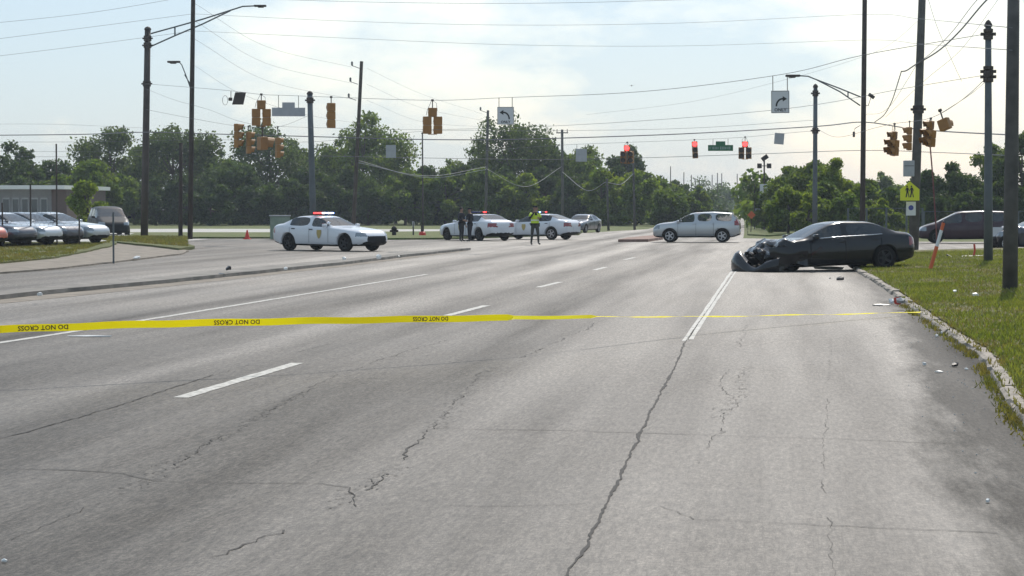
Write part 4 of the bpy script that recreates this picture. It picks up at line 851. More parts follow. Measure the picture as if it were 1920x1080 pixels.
def car_parts(kind, crush=None):
    """meshes {part name: mesh}, coordinates with +x forward"""
    sp = SPEC[kind]; xF, xR = sp['L']
    xs = sorted(set([round(x, 3) for x in ([xF, xF-.05, xF-.16, xF-.32, xF-.6, xF-.95, (xF+sp['cowl'])/2-.1, sp['cowl']+.06, sp['cowl']-.04, sp['roofF']+.05, sp['roofF']-.06, sp['roofR']+.05, sp['roofR']-.05, sp['deck']+.06, sp['deck']-.03, (sp['deck']+xR)/2, xR+.14, xR+.04, xR]
        +[(sp['cowl']*2+sp['roofF'])/3, (sp['cowl']+sp['roofF']*2)/3, sp['side'][0], sp['side'][1], (sp['side'][1]+sp['roofR'])/2]+[p+.05 for p in sp['pill']]+[p-.05 for p in sp['pill']])]), reverse=True)
    o2 = [xs[0]]
    for x in xs[1:]:
        if o2[-1]-x > .028: o2.append(x)
    xs = o2; ring = []
    for x in xs:
        zb, zt, wd, bt = interp(sp['belt'], x), interp(sp['top'], x), interp(sp['wid'], x), interp(sp['bot'], x)
        zt = max(zt, zb+.02); t = min(1, max(0, (zt-zb)/.42)); w6 = (.80*wd)*(1-t)+(.64*wd+.04)*t
        if kind != 'sedan': w6 = (.80*wd)*(1-t)+(.76*wd)*t
        sill = bt+.10
        pr = [(0, bt), (wd*.6, bt), (wd*.90, bt+.01), (wd*.985, sill+.04), (wd, (sill+zb)/2-.02), (wd*.985, zb-.13), (wd*.955, zb-.03), (wd*.925, zb+.012), (w6, zb+(zt-zb)*.88), (w6*.86, zb+(zt-zb)*.965), (w6*.45, zb+(zt-zb)*.995), (0, zt)]
        full = [(y, z) for y, z in pr]+[(-y, z) for y, z in reversed(pr[1:-1])]
        ring.append([(x, y, z) for y, z in full])
    n = len(ring[0]); V = [p for r in ring for p in r]; F = []; Mi = []
    IDX = dict(body=0, windshield=1, rear_window=2, side_window=3)
    for i in range(len(xs)-1):
        xm = (xs[i]+xs[i+1])/2; thin = xs[i]-xs[i+1] < .13
        for j in range(n):
            k_ = j if j < 11 else n-1-j; mi = 0
            if k_ in (8, 9, 10) and sp['roofF'] < xm < sp['cowl']-.02: mi = 1
            if k_ in (8, 9, 10) and sp['deck']+.03 < xm < sp['roofR']: mi = 2
            if k_ == 7 and sp['side'][1] < xm < sp['side'][0] and not any(abs(xm-p) < .045 for p in sp['pill']): mi = 3
            F.append((i*n+j, i*n+(j+1) % n, (i+1)*n+(j+1) % n, (i+1)*n+j)); Mi.append(mi)
    F.append(tuple(reversed(range(n)))); Mi.append(0); F.append(tuple((len(xs)-1)*n+j for j in range(n))); Mi.append(0)
    me = bpy.data.meshes.new('hull'); me.from_pydata(V, [], F)
    for i in range(8): me.materials.append(bpy.data.materials.get('slot%d' % i) or bpy.data.materials.new('slot%d' % i))
    me.polygons.foreach_set('material_index', Mi); me.update()
    bm = bmesh.new(); bm.from_mesh(me); bmesh.ops.recalc_face_normals(bm, faces=bm.faces[:])
    cl = bm.edges.layers.float.get('crease_edge') or bm.edges.layers.float.new('crease_edge')
    for e in bm.edges:
        if len(e.link_faces) == 2 and e.link_faces[0].material_index != e.link_faces[1].material_index: e[cl] = .6
    bm.to_mesh(me); bm.free()
    cuts = []
    for wx in sp['wb']:
        for sy in (-1, 1):
            c = MB(); r = sp['wr']+.055; c.lathe([(.001, -.2), (r, -.2), (r, .2), (.001, .2)], (wx, sy*(sp['W']-.06), sp['wr']+.01), 'Y', 28); o = c.build('cut', M['black'])
            bm = bmesh.new(); bm.from_mesh(o.data); bmesh.ops.remove_doubles(bm, verts=bm.verts[:], dist=.003); bmesh.ops.recalc_face_normals(bm, faces=bm.faces[:]); bm.to_mesh(o.data); bm.free(); cuts.append(o)
    ev = subsurf_eval(me, 2, cuts)
    for c in cuts: bpy.data.objects.remove(c)
    bm = bmesh.new(); bm.from_mesh(ev); parts = {}
    for f in bm.faces:
        c = f.calc_center_median(); mi = f.material_index; ay = abs(c.y); nm = 'body'
        inw = any(math.hypot(c.x-wx, c.z-sp['wr']-.01) < sp['wr']+.05 for wx in sp['wb']) and ay < sp['W']-.02
        if mi == 1: nm = 'windshield'
        elif mi == 2: nm = 'rear_window'
        elif mi == 3: nm = 'side_window_'+('l' if c.y > 0 else 'r')+str(sum(c.x < p for p in sp['pill']))
        elif inw and ay < sp['W']-.05: nm = 'wheel_well_'+('l' if c.y > 0 else 'r')+('f' if c.x > 0 else 'b')
        elif c.x > xF-.14 and ay < sp['grille'][2] and sp['grille'][0] < c.z < sp['grille'][1]: nm = 'grille'
        elif c.x > xF-.42 and ay >= sp['grille'][2]+.02 and sp['hl'][0] < c.z < sp['hl'][1] and f.normal.z < .8: nm = 'headlight_'+('l' if c.y > 0 else 'r')
        elif c.x < xR+.26 and ay > .42 and sp['tl'][0] < c.z < sp['tl'][1] and f.normal.z < .7: nm = 'tail_light_'+('l' if c.y > 0 else 'r')
        elif c.z < interp(sp['bot'], c.x)+.07: nm = 'underbody'
        elif c.x > xF-.10 and ay < .72 and .26 < c.z < .36: nm = 'air_intake'
        parts.setdefault(nm, []).append(f.index)
    bm.faces.ensure_lookup_table(); out = {}
    for nm, ids in parts.items():
        vmap = {}; vv = []; ff = []
        for i in ids:
            q = []
            for v in bm.faces[i].verts:
                if v.index not in vmap: vmap[v.index] = len(vv); vv.append(v.co.copy())
                q.append(vmap[v.index])
            ff.append(q)
        if crush: vv = [crush(v) for v in vv]
        m2 = bpy.data.meshes.new(nm.split('_l')[0] if False else nm); m2.from_pydata(vv, [], ff); m2.polygons.foreach_set('use_smooth', [True]*len(ff)); m2.update(); out[nm] = m2
    bm.free(); return out
def wheel(parent, pos, r, side, rimm='rim', steer=0., tilt=0., w_=.23):
    t = MB(); t.lathe([(r*.66, -w_*.45), (r*.9, -w_*.5), (r*.985, -w_*.38), (r, -w_*.2), (r, w_*.2), (r*.985, w_*.38), (r*.9, w_*.5), (r*.66, w_*.45)], (0, 0, 0), 'Y', 28)
    o = t.build('wheel', M['rubber'], parent, smooth=True); o.location = pos; o.rotation_euler = (tilt, 0, steer)
    q = MB(); s = side; q.lathe([(r*.66, s*w_*.30), (r*.66, s*w_*.44), (r*.60, s*w_*.44), (r*.56, s*w_*.2)], (0, 0, 0), 'Y', 24); q.lathe([(.001, s*w_*.40), (r*.16, s*w_*.38), (r*.16, s*w_*.2)], (0, 0, 0), 'Y', 12)
    for i in range(5):
        a = i*1.2566; R = Matrix.Rotation(-a, 3, 'Y'); q.box(R @ Vector((r*.37, s*w_*.30, 0)), (r*.50, .05, r*.19), R)
    q.build('rim', M[rimm], o)
    q = MB(); q.lathe([(.001, s*w_*.05), (r*.60, s*w_*.05)], (0, 0, 0), 'Y', 20); q.build('brake_disc', M['black'], o)
GNAME = dict(body='body', windshield='windshield', rear_window='rear_window', wheel_well='wheel_well', grille='grille', underbody='underbody', air_intake='air_intake')
def car(kind, loc, rz, pm, label, cat, name, glass=glass_d, rim='rim', group=None, police=False, crush=None, scale=1., wheels=True, handles=True, z=0., rails=False, lights=True, grille=None):
    key = kind+('x' if crush else '')
    if key not in VB or crush: VB[key] = car_parts(kind, crush)
    sp = SPEC[kind]; root = empty(name, loc, rz, label, cat, group); root.location.z = z; root.scale = (scale,)*3
    for nm, me in VB[key].items():
        base = 'side_window' if nm.startswith('side') else 'headlight' if nm.startswith('headl') else 'tail_light' if nm.startswith('tail') else 'wheel_well' if nm.startswith('wheel_w') else GNAME[nm]
        m_ = {'body': pm, 'windshield': glass, 'rear_window': glass, 'side_window': glass, 'headlight': M['headl'], 'tail_light': M['tail'], 'wheel_well': M['black'], 'grille': M['black'], 'underbody': M['black'], 'air_intake': M['black']}[base]
        if base == 'grille' and grille: m_ = grille
        me2 = me.copy(); me2.materials.clear(); me2.materials.append(m_); link(bpy.data.objects.new(base, me2), root)
    W_ = sp['W']
    if wheels:
        for wx in sp['wb']:
            for sy in (-1, 1): wheel(root, (wx, sy*(W_-.135), sp['wr']), sp['wr'], sy, rim)
    cz = lambda v: crush(Vector(v)) if crush else Vector(v)
    for sy in (-1, 1):
        q = MB(); mx_ = sp['side'][0]-.02; c = cz((mx_, sy*(W_+.06), interp(sp['belt'], mx_)+.08)); q.bbox(c, (.13, .20, .14), .035); q.tube([c, cz((mx_, sy*(W_-.1), interp(sp['belt'], mx_)+.02))], .02, 5); q.build('mirror', pm, root, smooth=True)
        if handles:
            for hx in ([-.22, -1.2] if kind == 'sedan' else [.1, -.9]):
                q = MB(); c = cz((hx, sy*(W_*.985), interp(sp['belt'], hx)-.10)); q.bbox(c, (.17, .035, .035), .01); q.build('door_handle', pm if not police else M['black'], root)
        # door shut lines
        for hx in ([.72, -.32, -1.30] if kind == 'sedan' else [.98, 0, -.95]):
            pts = []; q = MB()
            for t in range(6):
                zz = .34+t*(interp(sp['belt'], hx)-.04-.34)/5; pts.append(cz((hx-(.10 if (hx < -1 and t > 2) else 0), sy*(W_*(.985+.014*math.sin(t/5*3.1))), zz)))
            q.tube(pts, .006, 4); q.build('door_gap', M['black'], root)
    b = MB(); b.bbox((sp['L'][1]+.0, 0, .62), (.03, .32, .16), .008); b.build('number_plate', M['plate'], root)
    # simple interior: seats
    b = MB()
    for sx in (.1, -.85):
        for sy in (-.4, .4): b.bbox((sx-.2, sy, .82), (.16, .5, .62), .05); b.bbox((sx+.05, sy, .52), (.5, .5, .14), .05); b.bbox((sx-.22, sy, 1.16), (.1, .26, .16), .04)
    b.build('seats', M['interior'], root)
    if rails:
        for sy in (-1, 1): b = MB(); b.tube([(.2, sy*.60, 1.63), (.1, sy*.60, 1.70), (-1.6, sy*.60, 1.71), (-1.7, sy*.60, 1.64)], .018, 5); b.build('roof_rail', M['black'], root)
    if police:
        b = MB(); b.bbox((-.35, 0, 1.49), (.24, 1.08, .045), .02); b.build('light_bar', M['black'], root); zz = 1.535
        for i, y in enumerate((-.45, -.27, -.09, .09, .27, .45)):
            b = MB(); b.bbox((-.35, y, zz), (.20, .15, .06), .02); b.build('beacon', M[police[i]], root, label=None)
        for sy in (-1, 1):
            b = MB(); y = sy*(W_*1.003)
            sh = [(-.14, .16), (.14, .16), (.15, 0), (.08, -.14), (0, -.20), (-.08, -.14), (-.15, 0)]
            vs_ = [(-.02+x*.8+.25, y+(0 if False else 0), .70+z_) for x, z_ in sh]; b.add(vs_, [tuple(range(7))] if sy < 0 else [tuple(reversed(range(7)))]); b.add([(v[0], v[1]-sy*.02, v[2]) for v in vs_], [tuple(range(7))]); b.build('door_shield', M['gold'], root)
        b = MB(); c = Vector((.66, -W_+.16, 1.12)); b.lathe([(.001, .02), (.07, .02), (.075, -.08), (.03, -.12)], c, 'X', 10); b.build('spotlight', M['chrome'], root, smooth=True)
        if False: b = MB(); b.tube([(2.55, -.35, .38), (2.60, -.35, .50), (2.58, -.35, .70)], .03, 6); b.tube([(2.55, .35, .38), (2.60, .35, .50), (2.58, .35, .70)], .03, 6); b.tube([(2.59, -.38, .56), (2.59, .38, .56)], .025, 6); b.build('push_bar', M['black'], root)
    return root
white = paint('police_white', (.64, .66, .70)); silver = paint('silver_paint', (.42, .44, .46), .5); blackp = mat('black_paint', (.005, .006, .009), .2, coat=.6, spec=.2)
maroon = mat('maroon_paint', (.030, .009, .017), .3, coat=.3, spec=.3); greyp = paint('grey_paint', (.12, .13, .15), .4); palep = paint('pale_silver_paint', (.55, .57, .60), .4); redp = paint('orange_red_paint', (.55, .09, .04)); navy = paint('navy_paint', (.022, .026, .045), .2)
def head(deg): return rad(deg)
R_, Bl, Wh = 'lbred', 'lbblue', 'lbwhite'
M['offr'] = mat('unlit_red_beacon', (.16, .01, .012), .3); M['offb'] = mat('unlit_blue_beacon', (.02, .03, .15), .3)
car('sedan', stand(619, D=86), yaw-rad(37), white, 'white police sedan with lit light bar crossing in front, nearest of the patrol cars', 'police car', 'police_car', rim='rimd', group='white police sedans', police=[R_, R_, Wh, Bl, Wh, Bl])
car('sedan', stand(893, D=114.5), rad(180-54)+yaw, white, 'white police sedan seen from behind left, next to the two dark officers', 'police car', 'police_car', rim='rimd', group='white police sedans', police=['offr', R_, 'offr', 'offb', 'offb', 'offb'])
car('sedan', stand(1004, D=118), rad(180-30)+yaw, white, 'white police sedan behind the officer in the yellow vest', 'police car', 'police_car', rim='rim', group='white police sedans', police=[R_, 'offr', 'offr', 'offb', Bl, 'offb'])
car('sedan', stand(1091, D=152), rad(-90-14), greyp, 'small grey distant car approaching right of the patrol cars', 'car', 'parked_car', scale=.92)
car('suv', stand(1307, D=108), PI-.03, silver, 'silver SUV crossing the intersection to the left with see through windows', 'car', 'crossing_car', glass=glass_c, rails=True, scale=.94)
car('van', stand(1812, D=105), PI+.02, maroon, 'dark maroon minivan on the cross street behind the right poles', 'minivan', 'minivan', glass=glass_d, rim='rimd', scale=.94)
LOT = 'cars parked in the lot behind the fence at left'
lot = [(-96, 87.5, redp, 'sedan', 'orange red car nose at the left frame edge'), (-37, 90.7, navy, 'sedan', 'dark blue car with bright headlight, second from left in the lot'), (13, 92.9, palep, 'sedan', 'pale silver sedan in the middle of the parked row'), (55, 95.1, navy, 'sedan', 'black sedan between the two silver parked cars'), (106, 97.3, silver, 'sedan', 'silver sedan at the right end of the parked row')]
for px, D, pm, kd, lb in lot: car(kd, stand(px, D=D), rad(-17), pm, lb, 'car', 'parked_car', group=LOT, z=.12, grille=pm)
car('van', stand(203, D=131), rad(-64), mat('charcoal_paint', (.010, .011, .015), .45, spec=.2), 'dark charcoal van parked left of the big steel pole', 'van', 'parked_van', scale=1.08)

# ---- wrecked black sedan
def crush_black(v):
    v = v.copy(); x = v.x; n1_ = noise.noise_vector(v*2.3); n2_ = noise.noise_vector(v*6.1+Vector((7, 3, 1)))
    k_ = min(1, max(0, (x-.9)/1.3))
    v.x -= .55*k_*k_; v.z += .10*k_*max(0, math.sin((x-.9)*3.0)) if v.z > .7 else 0
    if v.z > .7: v.z += .16*k_*n1_.z+.07*n2_.z*k_-.02
    else: v.z -= .03*k_
    v.y += k_*(.16*n1_.y+.06*n2_.y); v.x += k_*(.12*n1_.x+.05*n2_.x)
    if v.y > 0: v.y -= .10*k_       # struck corner
    return v
wk = stand(1541, D=58.2); hx = PI+yaw*.0+rad(24)
wr = car('sedan', wk, hx, blackp, 'wrecked black sedan with crushed nose resting half on the kerb', 'car', 'wrecked_car', crush=crush_black, wheels=False, z=.03)
wr.rotation_euler = (rad(1.0), rad(1.6), hx); wr.location.z = -.07
for wx, wy, st_, ti, zz in ((1.22, .62, .25, .12, .42), (1.38, -.70, -.1, .1, .42), (-1.49, .81, 0, 0, .38), (-1.49, -.81, 0, 0, .38)): wheel(wr, (wx, wy, zz), .34, 1 if wy > 0 else -1, 'rimd', st_, ti)
b = MB(); b.tube([(.55, .935, .965), (0, .935, .995), (-.9, .935, 1.015), (-1.42, .925, 1.035)], .011, 5); b.build('window_trim', M['chrome'], wr, smooth=True)
# torn front bumper cover lying ahead of the car, joined to it at one side
b = MB(); rows = []
nb = 22
for i in range(nb):
    t = i/(nb-1); a = rad(-78+156*t); y = math.sin(a)*1.0; x = math.cos(a)*.52
    nn = noise.noise(Vector((t*5, 2, 1)))
    rr_ = []
    for z_, ox in ((.0, -.10), (.06, .03), (.20, .10), (.34, .08), (.46, -.02), (.50, -.14)):
        zz = z_*(1+.42*math.exp(-((t-.30)/.14)**2)-.45*math.exp(-((t-.62)/.16)**2))+(.05*noise.noise(Vector((t*7, z_*5, 4))))
        rr_.append((x*(1+ox)+ox*.5+.05*nn, y*(1+ox*.3)+.04*nn, max(.01, zz)))
    rows.append(rr_)
k = 6; b.add([p for r in rows for p in r], [(i*k+j, (i+1)*k+j, (i+1)*k+j+1, i*k+j+1) for i in range(nb-1) for j in range(k-1)])
bo = b.build('bumper', blackp, wr, smooth=True, label='torn front bumper cover hanging forward to the ground'); bo.location = (1.90, .22, .02); bo.rotation_euler = (0, rad(3), rad(14))
sd = bo.modifiers.new('t', 'SOLIDIFY'); sd.thickness = .02
b = MB()
for i in range(9): y = -.6+i*.15; c = Vector((2.02+random.uniform(-.1, .1), y, .5+random.uniform(-.14, .12))); b.box(c, (random.uniform(.1, .4), random.uniform(.03, .16), random.uniform(.03, .16)), Matrix.Rotation(random.uniform(-.7, .7), 3, 'Z') @ Matrix.Rotation(random.uniform(-.6, .6), 3, 'Y'))
b.build('exposed_frame', M['black'], wr)
b = MB(); rows = []        # crumpled fender skin hanging over the wheel
for i in range(12):
    t = i/11; x = .85+1.05*t; row = []
    for j in range(7):
        u = j/6; z_ = .84-.10*t-u*(.62-.12*math.sin(t*5)); nn = noise.noise_vector(Vector((x*2.6, z_*3, 2))); row.append((x+.07*nn.x, .93-.10*t+.10*nn.y+.05*math.sin(u*3), z_+.03*nn.z))
    rows.append(row)
b.add([p for r in rows for p in r], [(i*7+j, i*7+j+1, (i+1)*7+j+1, (i+1)*7+j) for i in range(11) for j in range(6)]); b.build('fender', blackp, wr, smooth=True, label='crumpled black fender')
b = MB(); b.tube([(1.9, -.5, .62), (2.02, 0, .58), (1.95, .6, .66)], .04, 6); b.tube([(1.95, .3, .4), (2.1, .5, .3), (2.0, .8, .22)], .025, 6); b.build('bent_bar', M['steeld'], wr)
# ---- second wreck at the right edge
def crush2(v):
    v = v.copy(); x = v.x; n1_ = noise.noise_vector(v*2.6+Vector((3, 9, 2))); k_ = min(1, max(0, (x-.7)/1.2))
    v.x -= .6*k_*k_-.12*k_*n1_.x; v.z += (.20*k_*n1_.z+.12*k_*max(0, math.sin((x-.7)*3.5))) if v.z > .68 else 0; v.y += .18*k_*n1_.y; return v
w2 = car('sedan', stand(1948, D=84), PI+rad(12), navy, 'dark wrecked car with torn front at the right frame edge', 'car', 'wrecked_car', crush=crush2, wheels=True)
b = MB(); b.add([(1.55, -.2, .95), (2.2, -.1, .60), (2.28, .2, .45), (2.1, .5, .55), (1.5, .5, .98), (1.9, .1, .98)], [(0, 1, 5), (1, 2, 5), (2, 3, 5), (3, 4, 5), (4, 0, 5)]); b.build('torn_fender', M['debg'], w2)
b = MB(); b.tube([(2.25, .45, .50), (2.30, .48, .28), (2.22, .5, .12)], .06, 7); b.build('dangling_light', M['tail'], w2)

# ================================================================ DEBRIS
def shard(px, py, lx, ly, lz, m, label, z=0., seed=0, name='debris', bend=.0, rz=None):
    random.seed(seed+int(px)); p = G(px, py, z); n = 7; b = MB(); top = []; bot = []
    for i in range(n):
        a = 2*PI*i/n+random.uniform(-.3, .3); r = random.uniform(.55, 1.1); x, y = r*math.cos(a)*lx/2, r*math.sin(a)*ly/2
        zz = lz*random.uniform(.3, 1)+bend*abs(x); top.append((x, y, zz)); bot.append((x*.9, y*.9, max(0, zz-.02)*.3))
    b.add(top+bot+[(0, 0, lz*1.05)], [(i, (i+1) % n, 2*n) for i in range(n)]+[(i, n+i, n+(i+1) % n, (i+1) % n) for i in range(n)]+[tuple(reversed(range(n, 2*n)))])
    o = b.build(name, M[m], None, label=label, cat='debris', group='crash debris scattered on the ground'); o.location = (p.x, p.y, z+.006); o.rotation_euler = (0, 0, random.uniform(0, 3) if rz is None else rz); return o
shard(1557, 506, 1.05, .22, .09, 'debw', 'long white panel piece lying under the black car', rz=.05)
shard(1575, 527, .22, .15, .10, 'debd', 'small black lump on the road below the black car')
shard(1556, 523, .06, .06, .03, 'debg', 'tiny grey crumb left of the black lump')
shard(1652, 574, .46, .08, .03, 'debg', 'long thin grey strip at the kerb', rz=.1)
shard(1672, 570, .16, .12, .09, 'debw', 'pale plastic piece beside the thin strip at the kerb')
shard(1683, 573, .12, .14, .14, 'debr', 'reddish broken piece against the kerb')
shard(1689, 570, .22, .14, .10, 'debg', 'grey chunk lying on the kerb stone', z=.1)
shard(1733, 686, .05, .05, .035, 'debw', 'bright small glint on the dark patch by the kerb')
shard(1760, 699, .10, .05, .02, 'debw', 'thin white fragment right of the bright glint')
shard(1790, 688, .13, .06, .04, 'debd', 'dark fragment on the patch near the kerb')
shard(1812, 694, .05, .04, .02, 'debw', 'pale crumb close to the kerb weeds')
shard(1757, 632, .05, .06, .03, 'debw', 'small white bit by the kerb below the tape')
shard(1765, 626, .04, .04, .03, 'debw', 'tiny white chip by the kerb, nearest the tape')
shard(1830, 556, .16, .14, .06, 'debw', 'white litter lying in the grass left of the thick pole', z=.15)
shard(1790, 548, .10, .08, .04, 'debw', 'small pale litter in the grass beside the white one', z=.15)
shard(1852, 943, .035, .03, .02, 'debw', 'tiny white chip near the lower right kerb')
shard(710, 487, .20, .18, .16, 'debw', 'bright reflective piece on the median below the police sedan', z=.13)
shard(645, 488, .16, .14, .10, 'debw', 'white piece on the median left of the bright one', z=.13)
shard(748, 484, .14, .12, .08, 'debg', 'small grey piece on the median right of the bright one', z=.13)
shard(535, 507, .16, .12, .08, 'debw', 'white crumb on the median at centre left', z=.13)
shard(412, 520, .40, .14, .10, 'debg', 'flat grey scrap beside the median')
shard(428, 508, .35, .16, .12, 'debd', 'dark scrap lying on the median', z=.13)
shard(75, 556, .14, .12, .07, 'debw', 'white scrap on the median at far left', z=.13)
shard(256, 486, .45, .28, .10, 'debw', 'crumpled white litter on the left dirt strip', z=.05)
shard(8, 1055, .03, .03, .015, 'debw', 'tiny white chip in the lower left corner of the road')
shard(165, 632, .66, .07, .02, 'debw', 'thin white stick lying on the road below the tape', rz=-.02)
random.seed(11)
# bumper of the second wreck on the verge
p = G(1818, 487, .1); root = empty('torn_bumper', p, .08, 'torn white and black car bumper lying on the verge before the right strain pole', 'car part')
b = MB(); pts = [(-.42, 0, .05), (-.2, -.02, .07), (0, -.04, .06), (.25, -.02, .08), (.45, 0, .10)]
for dz, hw, nm, mm in ((0, .05, 'cover', 'debw'),): b.tube(pts, [.03, .06, .07, .06, .04], 8); b.build(nm, M[mm], root, smooth=True)
b = MB(); b.tube([(-.72, .05, .16), (-.55, 0, .06), (-.3, -.06, .02), (0, -.08, .02), (.3, -.06, .03)], [.02, .04, .05, .05, .03], 8); b.build('lower_lip', M['debd'], root, smooth=True)
b = MB(); b.tube([(.12, 0, .1), (.16, 0, .3), (.14, 0, .5)], .035, 6); b.build('bracket', M['debr'], root)
# loose gravel bits
q = MB()
for _ in range(170):
    y = random.uniform(12, 34); x = kx(y)-abs(random.gauss(0, .33))-.02; s = random.uniform(.003, .007)
    q.box((x, y, .006), (s*2, s*1.6, s), Matrix.Rotation(random.uniform(0, 3), 3, 'Z'), taper=.6)
tag(q.build('gravel', M['debg']), 'loose gravel collected along the kerb', 'gravel', kind='stuff')

# ================================================================ TAPE
def tape_pt(px):
    tab = [(-80, 623, 19.5), (0, 617.5, 20), (280, 607.5, 21), (560, 602, 22), (840, 597.5, 23.5), (980, 595.5, 24.5), (1120, 594, 26), (1340, 593.5, 29), (1600, 588.5, 32.3), (1700, 586, 33.6), (1806, 582, 33.9)]
    for a, b in zip(tab, tab[1:]):
        if a[0] <= px <= b[0]:
            t = (px-a[0])/(b[0]-a[0]); return P(px, a[1]+(b[1]-a[1])*t, 1/(1/a[2]+(1/b[2]-1/a[2])*t))
root = empty('barrier_tape', tape_pt(-80), 0, 'yellow barrier tape with black lettering stretched low across the road', 'tape'); b0 = root.location.copy()
b = MB(); vs_ = []; xs = list(range(-80, 1806, 12)); up = Vector((0, 0, 1)); back = Vector((0, 1, 0))
for i, x in enumerate(xs):
    c = tape_pt(x)-b0
    if x < 270: tw = .15+.10*math.sin(x*.02)
    elif x < 960: tw = .10+.12*math.sin(x*.012)
    elif x < 1110: tw = 1.0
    else: tw = 1.50+.10*math.sin(x*.05)+.06*math.sin(x*.13)
    c.z += .004*math.sin(x*.035); hw = .036; d = up*math.cos(tw)+back*math.sin(tw); vs_ += [tuple(c-d*hw), tuple(c+d*hw)]
b.add(vs_, [(2*i, 2*i+2, 2*i+3, 2*i+1) for i in range(len(xs)-1)])
o = b.build('ribbon', [M['tape']], root); sd = o.modifiers.new('t', 'SOLIDIFY'); sd.thickness = .0015
tm = text_mesh('DO NOT CROSS', .068, .0012); tm.materials.append(M['signblack'])
for x in (82, 445, 808):
    c = tape_pt(x)-b0; d = (tape_pt(x+30)-tape_pt(x-30)).normalized(); o = bpy.data.objects.new('lettering', tm); link(o, root); o.location = c+Vector((0, -.010, .004))
    az = math.atan2(d.y, d.x); o.rotation_euler = (Matrix.Rotation(az, 3, 'Z') @ Matrix.Rotation(-math.asin(d.z), 3, 'Y') @ Matrix.Rotation(PI/2-.03, 3, 'X') @ Matrix.Rotation(PI, 3, 'Z')).to_euler(); o.scale = (1.06, .92, 1)

